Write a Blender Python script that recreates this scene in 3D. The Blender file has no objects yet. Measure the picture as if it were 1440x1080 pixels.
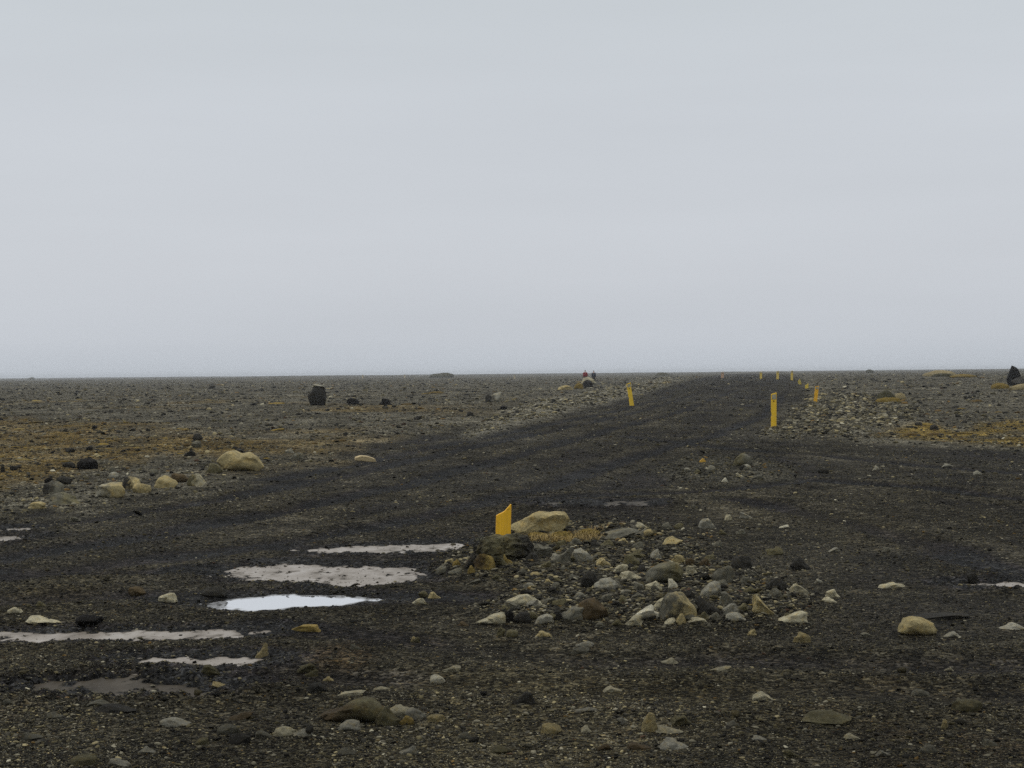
import bpy, bmesh, math, random
import numpy as np
from mathutils import Vector, Matrix, Euler

# ------------------------------------------------------------------ camera, sky, sun, exposure
SC = bpy.context.scene
C = SC.collection
FPX, CAMH, ROLL = 2400.0, 1.5, 0.0092            # focal length in photo pixels (1440 wide), eye height
PITCH = -math.atan((540 - 524.6) / FPX)
fwd = Vector((0, math.cos(PITCH), math.sin(PITCH)))
r0 = Vector((1, 0, 0)); u0 = r0.cross(fwd)
rgt = r0 * math.cos(ROLL) - u0 * math.sin(ROLL)
upv = rgt.cross(fwd)
CAMP = Vector((0, 0, CAMH))
cam = bpy.data.cameras.new('camera')
cam.sensor_width = 36.0
cam.lens = 36.0 * FPX / 1440.0
cam.clip_start = 0.1; cam.clip_end = 20000
co = bpy.data.objects.new('camera', cam)
m = Matrix((rgt, upv, -fwd)).transposed().to_4x4(); m.translation = CAMP
co.matrix_world = m
C.objects.link(co); SC.camera = co

SUN_EL, SUN_AZ = math.radians(62), math.radians(-40)     # azimuth measured from +Y towards +X
W = bpy.data.worlds.new('World'); SC.world = W; W.use_nodes = True
nt = W.node_tree; nt.nodes.clear()
def N(t, k, **kw):
    n = t.nodes.new(k)
    for a, b in kw.items(): setattr(n, a, b)
    return n
out = N(nt, 'ShaderNodeOutputWorld'); bg = N(nt, 'ShaderNodeBackground')
sky = N(nt, 'ShaderNodeTexSky', sky_type='NISHITA', sun_disc=False, sun_elevation=SUN_EL, sun_rotation=SUN_AZ, dust_density=4.0)
tc = N(nt, 'ShaderNodeTexCoord'); sep = N(nt, 'ShaderNodeSeparateXYZ')
nt.links.new(tc.outputs['Generated'], sep.inputs[0])
cr = N(nt, 'ShaderNodeValToRGB'); nt.links.new(sep.outputs['Z'], cr.inputs[0])
el = cr.color_ramp.elements                                       # the cloud deck: hazier and bluer low over the plain
stops = [(0.0, (5.22, 5.62, 6.12)), (0.009, (5.40, 5.78, 6.28)), (0.020, (5.66, 6.00, 6.48)), (0.06, (5.97, 6.27, 6.72)), (0.15, (6.05, 6.39, 6.82)),
         (0.21, (5.90, 6.30, 6.66)), (0.5, (7.0, 7.3, 7.5)), (1.0, (9.5, 9.7, 9.8))]
el[0].position = 0.0; el[0].color = (*[c / 10 for c in stops[0][1]], 1)
el[1].position = 1.0; el[1].color = (*[c / 10 for c in stops[-1][1]], 1)
for p, c in stops[1:-1]:
    e = el.new(p); e.color = (*[v / 10 for v in c], 1)
mp = N(nt, 'ShaderNodeMapping'); mp.inputs['Scale'].default_value = (1.2, 1.2, 9.0)
ns = N(nt, 'ShaderNodeTexNoise'); ns.inputs['Scale'].default_value = 2.2; ns.inputs['Detail'].default_value = 5
nt.links.new(tc.outputs['Generated'], mp.inputs[0]); nt.links.new(mp.outputs[0], ns.inputs['Vector'])
mr = N(nt, 'ShaderNodeMapRange'); mr.inputs[3].default_value = 9.35; mr.inputs[4].default_value = 10.6
nt.links.new(ns.outputs[0], mr.inputs[0])
vm = N(nt, 'ShaderNodeVectorMath', operation='SCALE')
nt.links.new(cr.outputs[0], vm.inputs[0]); nt.links.new(mr.outputs[0], vm.inputs['Scale'])
mx = N(nt, 'ShaderNodeMix', data_type='RGBA'); mx.inputs[0].default_value = 0.96
nt.links.new(sky.outputs[0], mx.inputs[6]); nt.links.new(vm.outputs[0], mx.inputs[7])
nt.links.new(mx.outputs[2], bg.inputs[0]); bg.inputs[1].default_value = 0.1
nt.links.new(bg.outputs[0], out.inputs[0])

sl = bpy.data.lights.new('sun', 'SUN'); sl.energy = 1.0; sl.angle = math.radians(50); sl.color = (1, 0.97, 0.92)
so = bpy.data.objects.new('sun', sl); C.objects.link(so)
sd = Vector((math.sin(SUN_AZ) * math.cos(SUN_EL), math.cos(SUN_AZ) * math.cos(SUN_EL), math.sin(SUN_EL)))
so.rotation_euler = sd.to_track_quat('Z', 'Y').to_euler()
so.location = (0, 0, 30)

SC.view_settings.view_transform = 'Standard'; SC.view_settings.look = 'None'
SC.view_settings.exposure = 0.0; SC.view_settings.gamma = 1.0
SC.render.engine = 'CYCLES'
SC.cycles.use_denoising = False; SC.cycles.denoiser = 'OPENIMAGEDENOISE'; SC.cycles.denoising_input_passes = 'RGB_ALBEDO_NORMAL'
SC.cycles.max_bounces = 5; SC.cycles.diffuse_bounces = 2; SC.cycles.glossy_bounces = 2; SC.cycles.volume_bounces = 0
SC.cycles.use_adaptive_sampling = True; SC.cycles.adaptive_threshold = 0.01

random.seed(7); RNG = np.random.default_rng(11)

# ------------------------------------------------------------------ numeric helpers
def hash2(ix, iy, seed=0):
    n = (ix.astype(np.int64) * 374761393 + iy.astype(np.int64) * 668265263 + seed * 1274126177) & 0xffffffff
    n = ((n ^ (n >> 13)) * 1274126177) & 0xffffffff
    return ((n ^ (n >> 16)) & 0xffffff) / float(0xffffff)
def vnoise(x, y, seed=0):
    x = np.asarray(x, float); y = np.asarray(y, float)
    ix = np.floor(x); iy = np.floor(y); fx = x - ix; fy = y - iy
    fx = fx * fx * (3 - 2 * fx); fy = fy * fy * (3 - 2 * fy)
    a = hash2(ix, iy, seed); b = hash2(ix + 1, iy, seed); c = hash2(ix, iy + 1, seed); d = hash2(ix + 1, iy + 1, seed)
    return ((a * (1 - fx) + b * fx) * (1 - fy) + (c * (1 - fx) + d * fx) * fy) * 2 - 1
def fbm(x, y, o=3, seed=0):
    s = 0; a = 1; t = 0
    for k in range(o):
        s = s + a * vnoise(np.asarray(x) * 2 ** k, np.asarray(y) * 2 ** k, seed + k); t += a; a *= 0.5
    return s / t
def sstep(a, b, x):
    t = np.clip((np.asarray(x, float) - a) / (b - a), 0, 1); return t * t * (3 - 2 * t)
R_, U_, F_ = (np.array(v) for v in (rgt, upv, fwd))
def project(x, y, z=0.0):                          # world -> photo pixel
    x = np.asarray(x, float); y = np.asarray(y, float); z = np.asarray(z, float) - CAMH
    cx = x * R_[0] + y * R_[1] + z * R_[2]; cy = x * U_[0] + y * U_[1] + z * U_[2]; cz = x * F_[0] + y * F_[1] + z * F_[2]
    cz = np.where(cz < 0.05, 0.05, cz)
    return 720 + FPX * cx / cz, 540 - FPX * cy / cz
def ray(px, py):
    px = np.asarray(px, float); py = np.asarray(py, float)
    return [F_[i] * FPX + R_[i] * (px - 720) - U_[i] * (py - 540) for i in range(3)]
def flat(px, py, z=0.0):                           # photo pixel -> point of the plain at height z
    dx, dy, dz = ray(px, py); dz = np.minimum(dz, -0.6)
    t = (CAMH - z) / -dz
    return dx * t, dy * t
def pip(px, py, poly):                             # signed distance to a polygon, negative inside
    px = np.asarray(px, float); py = np.asarray(py, float)
    d = np.full(px.shape, 1e9); ins = np.zeros(px.shape, bool); n = len(poly)
    for i in range(n):
        x1, y1 = poly[i]; x2, y2 = poly[(i + 1) % n]
        ex, ey = x2 - x1, y2 - y1
        t = np.clip(((px - x1) * ex + (py - y1) * ey) / (ex * ex + ey * ey + 1e-12), 0, 1)
        d = np.minimum(d, np.hypot(px - x1 - t * ex, py - y1 - t * ey))
        c = ((y1 > py) != (y2 > py)) & (px < (x2 - x1) * (py - y1) / (y2 - y1 + 1e-12) + x1)
        ins ^= c
    return np.where(ins, -d, d)

# ------------------------------------------------------------------ where things lie on the plain
ROAD_L = [(525, 1060), (530, 1010), (538, 965), (547, 930), (560, 880), (575, 800), (590, 715), (605, 640), (620, 565), (640, 470), (660, 385), (690, 270), (712, 100), (730, -60), (760, -300)]
ROAD_R = [(525, 1085), (530, 1108), (538, 1122), (547, 1130), (556, 1134), (570, 1128), (585, 1105), (598, 1085), (606, 1080), (612, 1105), (618, 1165), (622, 1215), (628, 1330), (634, 1480), (640, 1800), (700, 3000)]
def road_mask(px, py):
    w = fbm(px / 60, py / 12, 3, 5) * (3 + (py - 520) * 0.12)
    y = py + w * 0.15
    l = np.interp(y, [a for a, b in ROAD_L], [b for a, b in ROAD_L]); r = np.interp(y, [a for a, b in ROAD_R], [b for a, b in ROAD_R])
    soft = np.clip((py - 515) * 0.35, 4, 60)
    mk = sstep(-1, 1, (px + w * 4 - l) / soft) * sstep(-1, 1, (r - px - w * 4) / soft)
    return np.where(py > 745, 1.0, mk * sstep(524, 530, py))
ISLAND = [(605, 800), (650, 770), (740, 742), (830, 730), (910, 733), (975, 752), (1005, 785), (1080, 812), (1140, 842), (1120, 878), (960, 886), (860, 884), (700, 880), (660, 868), (720, 832), (650, 815)]
PATCH = [(930, 662), (960, 646), (1000, 641), (1060, 645), (1120, 658), (1110, 672), (1020, 678), (960, 674)]
BERM_R = [(1065, 612), (1105, 590), (1140, 562), (1190, 556), (1260, 566), (1300, 585), (1240, 602), (1180, 614), (1110, 620)]
BERM_L = [(640, 610), (690, 588), (760, 566), (850, 546), (950, 532), (960, 540), (880, 560), (790, 583), (720, 601), (660, 616)]
MOSS_L = [(-200, 590), (0, 590), (150, 598), (330, 618), (390, 632), (300, 642), (240, 640), (150, 655), (60, 672), (0, 690), (-200, 700)]
MOSS_R = [(1222, 612), (1240, 602), (1290, 598), (1340, 600), (1400, 592), (1500, 585), (1600, 590), (1600, 632), (1440, 628), (1300, 618)]
def area(px, py, poly, soft, ys=3.0, wob=1.0, seed=31):
    q = [(a, b * ys) for a, b in poly]
    s = pip(px + wob * 14 * fbm(px / 50, py / 16, 3, seed), (py + wob * 4 * fbm(px / 40, py / 12, 3, seed + 9)) * ys, q)
    return sstep(soft, -soft, s)

PUDDLES = [  # outline in photo pixels, kind, silt noise
 ([(250, 849), (300, 845), (322, 841), (345, 838), (400, 835), (470, 836), (560, 843), (505, 850), (430, 855), (345, 860), (316, 855)], 'clear', 0.004),
 ([(300, 802), (345, 797), (400, 792), (450, 794), (500, 797), (575, 797), (600, 812), (560, 820), (490, 824), (430, 818), (360, 817), (320, 813)], 'silty', 0.0085),
 ([(390, 773), (450, 769), (540, 766), (645, 763), (660, 768), (600, 776), (540, 778), (470, 777)], 'silty', 0.007),
 ([(-40, 888), (60, 885), (130, 887), (200, 883), (300, 883), (385, 884), (345, 893), (250, 896), (140, 897), (60, 898), (-40, 899)], 'silty', 0.008),
 ([(200, 928), (260, 924), (330, 925), (378, 929), (335, 934), (260, 937), (212, 933)], 'silty', 0.008),
 ([(80, 966), (150, 960), (220, 963), (295, 969), (200, 975), (110, 974)], 'mud', 0.020),
 ([(-40, 743), (20, 741), (45, 743), (20, 748), (-40, 748)], 'silty', 0.014),
 ([(-40, 755), (20, 753), (48, 755), (20, 759), (-40, 760)], 'silty', 0.014),
 ([(1362, 822), (1400, 817), (1480, 817), (1480, 826), (1390, 826)], 'silty', 0.012),
 ([(822, 707), (860, 704), (915, 704), (900, 710), (850, 711)], 'mud', 0.016),
 ([(755, 710), (775, 707), (795, 708), (780, 712)], 'mud', 0.012),
]
RUTS = [[(1098, 531), (1065, 543), (1020, 558), (950, 580), (850, 605), (720, 640), (560, 680), (380, 720), (150, 765), (-150, 810)],
 [(1078, 531), (1032, 543), (975, 558), (890, 580), (770, 605), (630, 635), (470, 668), (300, 700), (100, 732), (-150, 765)],
 [(1112, 538), (1106, 556), (1070, 585), (1010, 610), (900, 640), (760, 685), (560, 735), (400, 760), (150, 795), (-150, 835)],
 [(1050, 531), (1000, 545), (930, 562), (850, 580), (760, 598), (640, 622), (500, 650), (380, 672)],
 [(1600, 672), (1440, 662), (1300, 652), (1150, 640), (1000, 628), (880, 612)], [(1600, 715), (1440, 700), (1300, 684), (1150, 672), (980, 690), (820, 696), (650, 712)],
 [(1040, 700), (1140, 722), (1260, 752), (1400, 790), (1600, 845)],
 [(-100, 852), (150, 838), (300, 846), (450, 848), (570, 845), (680, 842)], [(-100, 806), (180, 806), (380, 806), (560, 808)],
 [(-100, 893), (200, 890), (400, 889), (600, 905), (850, 935), (1200, 940), (1600, 925)], [(-100, 970), (200, 967), (420, 960), (700, 962), (1000, 985), (1500, 975)]]
RUTW = [[tuple(float(c) for c in flat(a, b)) for a, b in r] for r in RUTS]
def rut(x, y):
    x = np.asarray(x, float); y = np.asarray(y, float)
    if x.ndim and x.size > 500:
        o = np.full(x.shape, 1e9); s_ = (np.hypot(x, y) < 150) & (y > 3) & (np.abs(x) < 6 + y * 0.42)
        if s_.any(): o[s_] = _rut(x[s_], y[s_])
        return o
    return _rut(x, y)
def _rut(x, y):
    d = np.full(x.shape, 1e9)
    xw = x + 0.16 * fbm(x / 1.1, y / 2.2, 2, 201); yw = y + 0.25 * fbm(x / 1.3, y / 2.0, 2, 202)
    for r in RUTW:
        for (x1, y1), (x2, y2) in zip(r[:-1], r[1:]):
            ex, ey = x2 - x1, y2 - y1; t_ = np.clip(((xw - x1) * ex + (yw - y1) * ey) / (ex * ex + ey * ey), 0, 1)
            d = np.minimum(d, np.hypot(xw - x1 - t_ * ex, yw - y1 - t_ * ey))
    return d
def H0(x, y):
    x = np.asarray(x, float); y = np.asarray(y, float)
    d = np.hypot(x, y); px, py = project(x, np.maximum(y, 0.5)); py = np.where(y < 2, 1500, py)
    rd = road_mask(px, py)
    h = 0.016 * fbm(x / 0.9, y / 0.9, 3, 1) * (1 - 0.4 * rd) + 0.03 * fbm(x / 5, y / 5, 2, 2)
    h = h + sstep(18, 45, d) * (1 - 0.8 * rd) * 0.07 * fbm(x / 3.0, y / 3.0, 3, 3)
    h = h + sstep(70, 240, d) * (1 - 0.6 * rd) * 0.22 * fbm(x / 34, y / 34, 3, 4)
    h = h + 0.45 * sstep(50, 150, y) * sstep(0.035, 0.16, x / np.maximum(y, 1))
    h = h + 0.10 * area(px, py, BERM_R, 14) + 0.07 * area(px, py, BERM_L, 10) + 0.045 * area(px, py, ISLAND, 40) + 0.05 * area(px, py, PATCH, 18)
    h = h - 0.03 * rd * sstep(14, 30, d)
    q = rut(x, y); h = h + (-0.030 * np.exp(-(q / 0.20) ** 2) + 0.028 * np.exp(-((q - 0.42) / 0.16) ** 2)) * (0.6 + 0.6 * fbm(x / 0.8, y / 1.4, 2, 210)) * sstep(120, 60, d)
    h = h + sstep(450, 1300, d) * 1.1 * fbm(x / 130, y / 260, 3, 220)
    return h
PUD = []
for poly, kind, amp in PUDDLES:
    q = [flat(a, b) for a, b in poly]; q = [(float(a), float(b)) for a, b in q]
    cx = sum(a for a, b in q) / len(q); cy = sum(b for a, b in q) / len(q)
    PUD.append((q, kind, amp, float(np.mean([H0(a, b) for a, b in q])) - 0.008, cx, cy))
def pud_sd(x, y, p):
    return pip(x, y, p[0]) + 0.10 * fbm(x / 0.45, y / 0.6, 3, 77) + 0.05 * fbm(x / 0.10, y / 0.2, 2, 78)
def H(x, y):
    x = np.atleast_1d(np.asarray(x, float)); y = np.atleast_1d(np.asarray(y, float))
    h = H0(x, y)
    for p in PUD:
        mx_ = max(math.hypot(a - p[4], b - p[5]) for a, b in p[0]) + 0.8
        s = np.hypot(x - p[4], y - p[5]) < mx_
        if not s.any(): continue
        xs, ys = x[s], y[s]; sd_ = pud_sd(xs, ys, p)
        dep = 0.035 if p[1] == 'clear' else 0.012
        near = p[3] + np.clip(sd_ * 0.13, -dep, 0.06) + p[2] * (1.6 * fbm(xs / 0.16, ys / 0.22, 2, 50) + 1.5 * fbm(xs / 0.035, ys / 0.07, 1, 51))
        k = sstep(0.55, 0.12, sd_)
        h[s] = h[s] * (1 - k) + near * k
    return h
def ground(px, py, it=6):                          # photo pixel -> point on the terrain
    z = 0.0
    for _ in range(it):
        x, y = flat(px, py, z); z = 0.5 * z + 0.5 * float(H(x, y)[0])
    return float(x), float(y), float(H(x, y)[0])

# ------------------------------------------------------------------ materials
def mat(name):
    mm = bpy.data.materials.new(name); mm.use_nodes = True
    t = mm.node_tree; b = t.nodes['Principled BSDF']
    return mm, t, b
def noise(t, vec, scale, detail=4, rough=0.6):
    n = N(t, 'ShaderNodeTexNoise'); n.inputs['Scale'].default_value = scale; n.inputs['Detail'].default_value = detail
    n.inputs['Roughness'].default_value = rough
    if vec: t.links.new(vec, n.inputs['Vector'])
    return n.outputs[0]
def mrange(t, v, a, b, c, d):
    n = N(t, 'ShaderNodeMapRange'); t.links.new(v, n.inputs[0])
    for i, q in enumerate((a, b, c, d)): n.inputs[i + 1].default_value = q
    return n.outputs[0]
def math_(t, op, a, b=None):
    n = N(t, 'ShaderNodeMath', operation=op)
    for i, v in enumerate((a, b)):
        if v is None: continue
        if isinstance(v, (int, float)): n.inputs[i].default_value = v
        else: t.links.new(v, n.inputs[i])
    return n.outputs[0]
def mixc(t, f, a, b, mode='MIX'):
    n = N(t, 'ShaderNodeMix', data_type='RGBA', blend_type=mode)
    for i, v in ((0, f), (6, a), (7, b)):
        if isinstance(v, (int, float)): n.inputs[i].default_value = v
        elif isinstance(v, tuple): n.inputs[i].default_value = (*v, 1)
        else: t.links.new(v, n.inputs[i])
    return n.outputs[2]
def scale_c(t, c, f):
    n = N(t, 'ShaderNodeVectorMath', operation='SCALE'); t.links.new(c, n.inputs[0])
    if isinstance(f, (int, float)): n.inputs['Scale'].default_value = f
    else: t.links.new(f, n.inputs['Scale'])
    return n.outputs[0]
def bump(t, b, hgt, strength, dist):
    n = N(t, 'ShaderNodeBump'); n.inputs['Strength'].default_value = strength; n.inputs['Distance'].default_value = dist
    t.links.new(hgt, n.inputs['Height']); t.links.new(n.outputs[0], b.inputs['Normal'])

# ground: basalt grit; broad colour comes from the zones stored on the sheet
M_GROUND, t, b = mat('basalt_gravel')
geo = N(t, 'ShaderNodeNewGeometry'); pos = geo.outputs['Position']
att = N(t, 'ShaderNodeAttribute', attribute_name='zone_colour')
wet = N(t, 'ShaderNodeAttribute', attribute_name='wet')
def vor(scale):
    v = N(t, 'ShaderNodeTexVoronoi'); v.inputs['Scale'].default_value = scale; t.links.new(pos, v.inputs['Vector']); return v
v1, v2, v3 = vor(55), vor(14), vor(2.6)
sp = []
for v in (v1, v2, v3):
    s_ = N(t, 'ShaderNodeSeparateColor'); t.links.new(v.outputs['Color'], s_.inputs[0]); sp.append(s_)
k1 = mrange(t, math_(t, 'POWER', sp[0].outputs[0], 2.2), 0, 1, 0.3, 3.6)
k2 = mrange(t, math_(t, 'POWER', sp[1].outputs[0], 2.0), 0, 1, 0.65, 1.75)
k3 = mrange(t, math_(t, 'POWER', sp[2].outputs[1], 2.0), 0, 1, 0.8, 1.4)
n1 = mrange(t, noise(t, pos, 1.1, 6, 0.65), 0.3, 0.7, 0.62, 1.4)
n2 = mrange(t, noise(t, pos, 0.12, 5), 0.3, 0.7, 0.75, 1.25)
k = math_(t, 'MULTIPLY', math_(t, 'MULTIPLY', k1, k2), math_(t, 'MULTIPLY', k3, math_(t, 'MULTIPLY', n1, n2)))
col = scale_c(t, att.outputs['Color'], k)
warm = mrange(t, sp[0].outputs[1], 0.75, 1.0, 0, 0.5)
col = mixc(t, warm, col, mixc(t, 1.0, col, (1.5, 1.2, 0.65), 'MULTIPLY'))
t.links.new(col, b.inputs['Base Color'])
t.links.new(mrange(t, wet.outputs['Fac'], 0, 1, 0.95, 0.6), b.inputs['Roughness'])
b.inputs['Specular IOR Level'].default_value = 0.02
h_ = math_(t, 'ADD', math_(t, 'MULTIPLY', math_(t, 'SUBTRACT', 1.0, v1.outputs['Distance']), 0.25), math_(t, 'MULTIPLY', math_(t, 'SUBTRACT', 1.0, v2.outputs['Distance']), 0.8))
h_ = math_(t, 'ADD', h_, math_(t, 'MULTIPLY', noise(t, pos, 30, 4), 0.4))
bump(t, b, h_, 0.8, 0.02)

def stone_material(name, instanced):
    mm, t, b = mat(name)
    if instanced:
        ca = N(t, 'ShaderNodeAttribute', attribute_name='tone', attribute_type='INSTANCER'); c0 = ca.outputs['Color']
    else:
        oi = N(t, 'ShaderNodeObjectInfo'); c0 = oi.outputs['Color']
    tcn = N(t, 'ShaderNodeTexCoord'); g = N(t, 'ShaderNodeNewGeometry')
    if instanced:
        vec = g.outputs['Position']
        kk = mrange(t, noise(t, vec, 60, 3), 0.3, 0.7, 0.75, 1.25)
        t.links.new(scale_c(t, c0, kk), b.inputs['Base Color'])
        b.inputs['Roughness'].default_value = 0.8; b.inputs['Specular IOR Level'].default_value = 0.05
        return mm
    oi2 = N(t, 'ShaderNodeObjectInfo')
    off = N(t, 'ShaderNodeVectorMath', operation='ADD'); cb = N(t, 'ShaderNodeCombineXYZ')
    t.links.new(math_(t, 'MULTIPLY', oi2.outputs['Random'], 37.0), cb.inputs[0]); t.links.new(math_(t, 'MULTIPLY', oi2.outputs['Random'], 91.0), cb.inputs[1])
    t.links.new(tcn.outputs['Object'], off.inputs[0]); t.links.new(cb.outputs[0], off.inputs[1]); vec = off.outputs[0]
    sc_ = N(t, 'ShaderNodeAttribute', attribute_name='grain', attribute_type='OBJECT')
    vs = N(t, 'ShaderNodeVectorMath', operation='SCALE'); t.links.new(vec, vs.inputs[0]); t.links.new(sc_.outputs['Fac'], vs.inputs['Scale']); vec = vs.outputs[0]
    big = noise(t, vec, 2.2, 5, 0.6); fine = noise(t, vec, 14, 6, 0.7); blot = noise(t, vec, 4.0, 4, 0.55)
    kk = math_(t, 'MULTIPLY', mrange(t, big, 0.3, 0.7, 0.62, 1.32), mrange(t, fine, 0.3, 0.7, 0.55, 1.4))
    c1 = scale_c(t, c0, kk)
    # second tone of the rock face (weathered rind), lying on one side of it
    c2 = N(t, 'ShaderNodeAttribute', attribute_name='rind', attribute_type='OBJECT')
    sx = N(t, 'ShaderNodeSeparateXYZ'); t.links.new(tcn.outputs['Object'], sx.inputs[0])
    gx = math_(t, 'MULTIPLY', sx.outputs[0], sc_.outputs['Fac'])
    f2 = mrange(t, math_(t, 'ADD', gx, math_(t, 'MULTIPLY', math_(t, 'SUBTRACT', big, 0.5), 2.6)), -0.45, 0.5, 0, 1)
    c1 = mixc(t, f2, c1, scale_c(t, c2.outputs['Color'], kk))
    # dark lichen specks, pale lichen blots
    c1 = mixc(t, mrange(t, blot, 0.60, 0.72, 0, 0.55), c1, scale_c(t, c1, 0.5))
    c1 = mixc(t, mrange(t, noise(t, vec, 3.1, 5), 0.50, 0.66, 0, 0.5), c1, mixc(t, 1.0, c1, (1.35, 1.12, 0.66), 'MULTIPLY'))
    c1 = mixc(t, mrange(t, noise(t, vec, 9, 3), 0.64, 0.74, 0, 0.45), c1, (0.22, 0.20, 0.13))
    t.links.new(c1, b.inputs['Base Color'])
    b.inputs['Roughness'].default_value = 0.85; b.inputs['Specular IOR Level'].default_value = 0.08
    bump(t, b, math_(t, 'ADD', math_(t, 'MULTIPLY', big, 0.8), math_(t, 'MULTIPLY', fine, 0.45)), 0.8, 0.035)
    return mm
M_STONE = stone_material('weathered_stone', False)
M_PEB = stone_material('loose_stone_mix', True)

def simple(name, colr, rough, var=0.3, sc=20, spec=0.3, bmp=0.0, bdist=0.01):
    mm, t, b = mat(name); tcn = N(t, 'ShaderNodeTexCoord'); v = tcn.outputs['Object']
    rgb = N(t, 'ShaderNodeRGB'); rgb.outputs[0].default_value = (*colr, 1)
    n = noise(t, v, sc, 5)
    t.links.new(scale_c(t, rgb.outputs[0], mrange(t, n, 0.3, 0.7, 1 - var, 1 + var)), b.inputs['Base Color'])
    b.inputs['Roughness'].default_value = rough; b.inputs['Specular IOR Level'].default_value = spec
    if bmp: bump(t, b, n, bmp, bdist)
    return mm
# painted stakes: yellow paint, grimy streaks down the board, chipped to wood
M_YEL, t, b = mat('yellow_stake_paint')
tcn = N(t, 'ShaderNodeTexCoord'); mpn = N(t, 'ShaderNodeMapping'); mpn.inputs['Scale'].default_value = (45, 45, 3)
t.links.new(tcn.outputs['Object'], mpn.inputs[0])
st = noise(t, mpn.outputs[0], 1.0, 4); bl = noise(t, tcn.outputs['Object'], 22, 5)
oi = N(t, 'ShaderNodeObjectInfo')
cy_ = mixc(t, mrange(t, st, 0.35, 0.75, 0, 0.7), oi.outputs['Color'], scale_c(t, oi.outputs['Color'], 0.68))
cy_ = mixc(t, mrange(t, bl, 0.64, 0.72, 0, 0.8), cy_, (0.10, 0.055, 0.02))
t.links.new(cy_, b.inputs['Base Color']); b.inputs['Roughness'].default_value = 0.6
bump(t, b, st, 0.3, 0.004)
M_REFL = simple('dull_reflector', (0.33, 0.31, 0.22), 0.4)
M_BOLT = simple('rusty_bolt', (0.05, 0.025, 0.012), 0.7)
M_MOSSI, t, b = mat('dry_moss')
ca = N(t, 'ShaderNodeAttribute', attribute_name='tone', attribute_type='INSTANCER')
g = N(t, 'ShaderNodeNewGeometry'); mn = noise(t, g.outputs['Position'], 26, 5, 0.7)
t.links.new(scale_c(t, ca.outputs['Color'], mrange(t, mn, 0.3, 0.7, 0.45, 1.5)), b.inputs['Base Color'])
b.inputs['Roughness'].default_value = 0.95; b.inputs['Specular IOR Level'].default_value = 0.1
bump(t, b, mn, 0.8, 0.03)
def moss_mat(name, c):
    mm = simple(name, c, 0.95, 0.8, 38, 0.1, 1.0, 0.05); return mm
M_MOSS_O = moss_mat('ochre_moss', (0.18, 0.128, 0.034))
M_MOSS_P = moss_mat('straw_moss', (0.26, 0.21, 0.11))
M_MOSS_D = moss_mat('olive_moss', (0.06, 0.055, 0.03))
M_GRASS, t, b = mat('dry_grass_blade')
oi = N(t, 'ShaderNodeObjectInfo'); g = N(t, 'ShaderNodeNewGeometry')
t.links.new(scale_c(t, oi.outputs['Color'], mrange(t, noise(t, g.outputs['Position'], 60, 2), 0.3, 0.7, 0.5, 1.5)), b.inputs['Base Color'])
b.inputs['Roughness'].default_value = 0.8
M_WOOD = simple('bleached_wood', (0.42, 0.33, 0.18), 0.8, 0.3, 30)
def water(name, deep, film, rough, amount, patch):
    """water film over silt: sky mirror where it is deep enough, dull wet silt where it thins out"""
    mm, t, b = mat(name); g = N(t, 'ShaderNodeNewGeometry'); po = g.outputs['Position']
    mpn = N(t, 'ShaderNodeMapping'); mpn.inputs['Scale'].default_value = (1, 0.45, 1); t.links.new(po, mpn.inputs[0])
    n_ = noise(t, mpn.outputs[0], 4.5, 6, 0.65); f_ = mrange(t, n_, 0.5 - patch, 0.5 + patch, 0.0, 1.0)
    if patch >= 0.4: f_ = mrange(t, n_, 0, 1, 0.9, 1.0)
    fa = N(t, 'ShaderNodeAttribute', attribute_name='film'); f_ = math_(t, 'MULTIPLY', f_, fa.outputs['Fac'])
    t.links.new(mixc(t, f_, deep, film), b.inputs['Base Color'])
    t.links.new(math_(t, 'MULTIPLY', f_, amount), b.inputs['Metallic'])
    t.links.new(mrange(t, f_, 0, 1, min(rough + 0.3, 0.6), rough), b.inputs['Roughness']); b.inputs['IOR'].default_value = 1.33
    b.inputs['Specular IOR Level'].default_value = 0.1
    bump(t, b, noise(t, po, 34, 4), 0.02 if patch >= 0.4 else 0.25, 0.003)
    return mm
M_WATER = {'clear': water('still_water', (0.020, 0.018, 0.014), (0.97, 0.98, 1.0), 0.02, 1.0, 0.5),
           'silty': water('silty_water', (0.085, 0.072, 0.056), (0.44, 0.385, 0.325), 0.25, 0.74, 0.26),
           'mud': water('wet_mud', (0.022, 0.018, 0.012), (0.070, 0.056, 0.038), 0.5, 0.2, 0.2)}

# ------------------------------------------------------------------ object helpers
def tag(o, label=None, cat=None, group=None, kind=None):
    if label: o['label'] = label
    if cat: o['category'] = cat
    if group: o['group'] = group
    if kind: o['kind'] = kind
    return o
def link(name, me, material=None, parent=None):
    o = bpy.data.objects.new(name, me)
    if material is not None and me is not None and len(me.materials) == 0: me.materials.append(material)
    C.objects.link(o)
    if parent: o.parent = parent
    return o
def mesh_np(name, v, f, smooth=True):
    me = bpy.data.meshes.new(name)
    v = np.asarray(v, np.float32); f = np.asarray(f, np.int32); k = f.shape[1]
    me.vertices.add(len(v)); me.vertices.foreach_set('co', v.ravel())
    me.loops.add(f.size); me.loops.foreach_set('vertex_index', f.ravel())
    me.polygons.add(len(f)); me.polygons.foreach_set('loop_start', np.arange(0, f.size, k, dtype=np.int32))
    if smooth: me.polygons.foreach_set('use_smooth', np.ones(len(f), bool))
    me.update(calc_edges=True); me.validate()
    return me
def ico(sub):
    bm = bmesh.new(); bmesh.ops.create_icosphere(bm, subdivisions=sub, radius=1)
    bm.verts.index_update()
    v = np.array([x.co[:] for x in bm.verts]); f = np.array([[q.index for q in p.verts] for p in bm.faces]); bm.free()
    return v / np.linalg.norm(v, axis=1)[:, None], f
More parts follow.
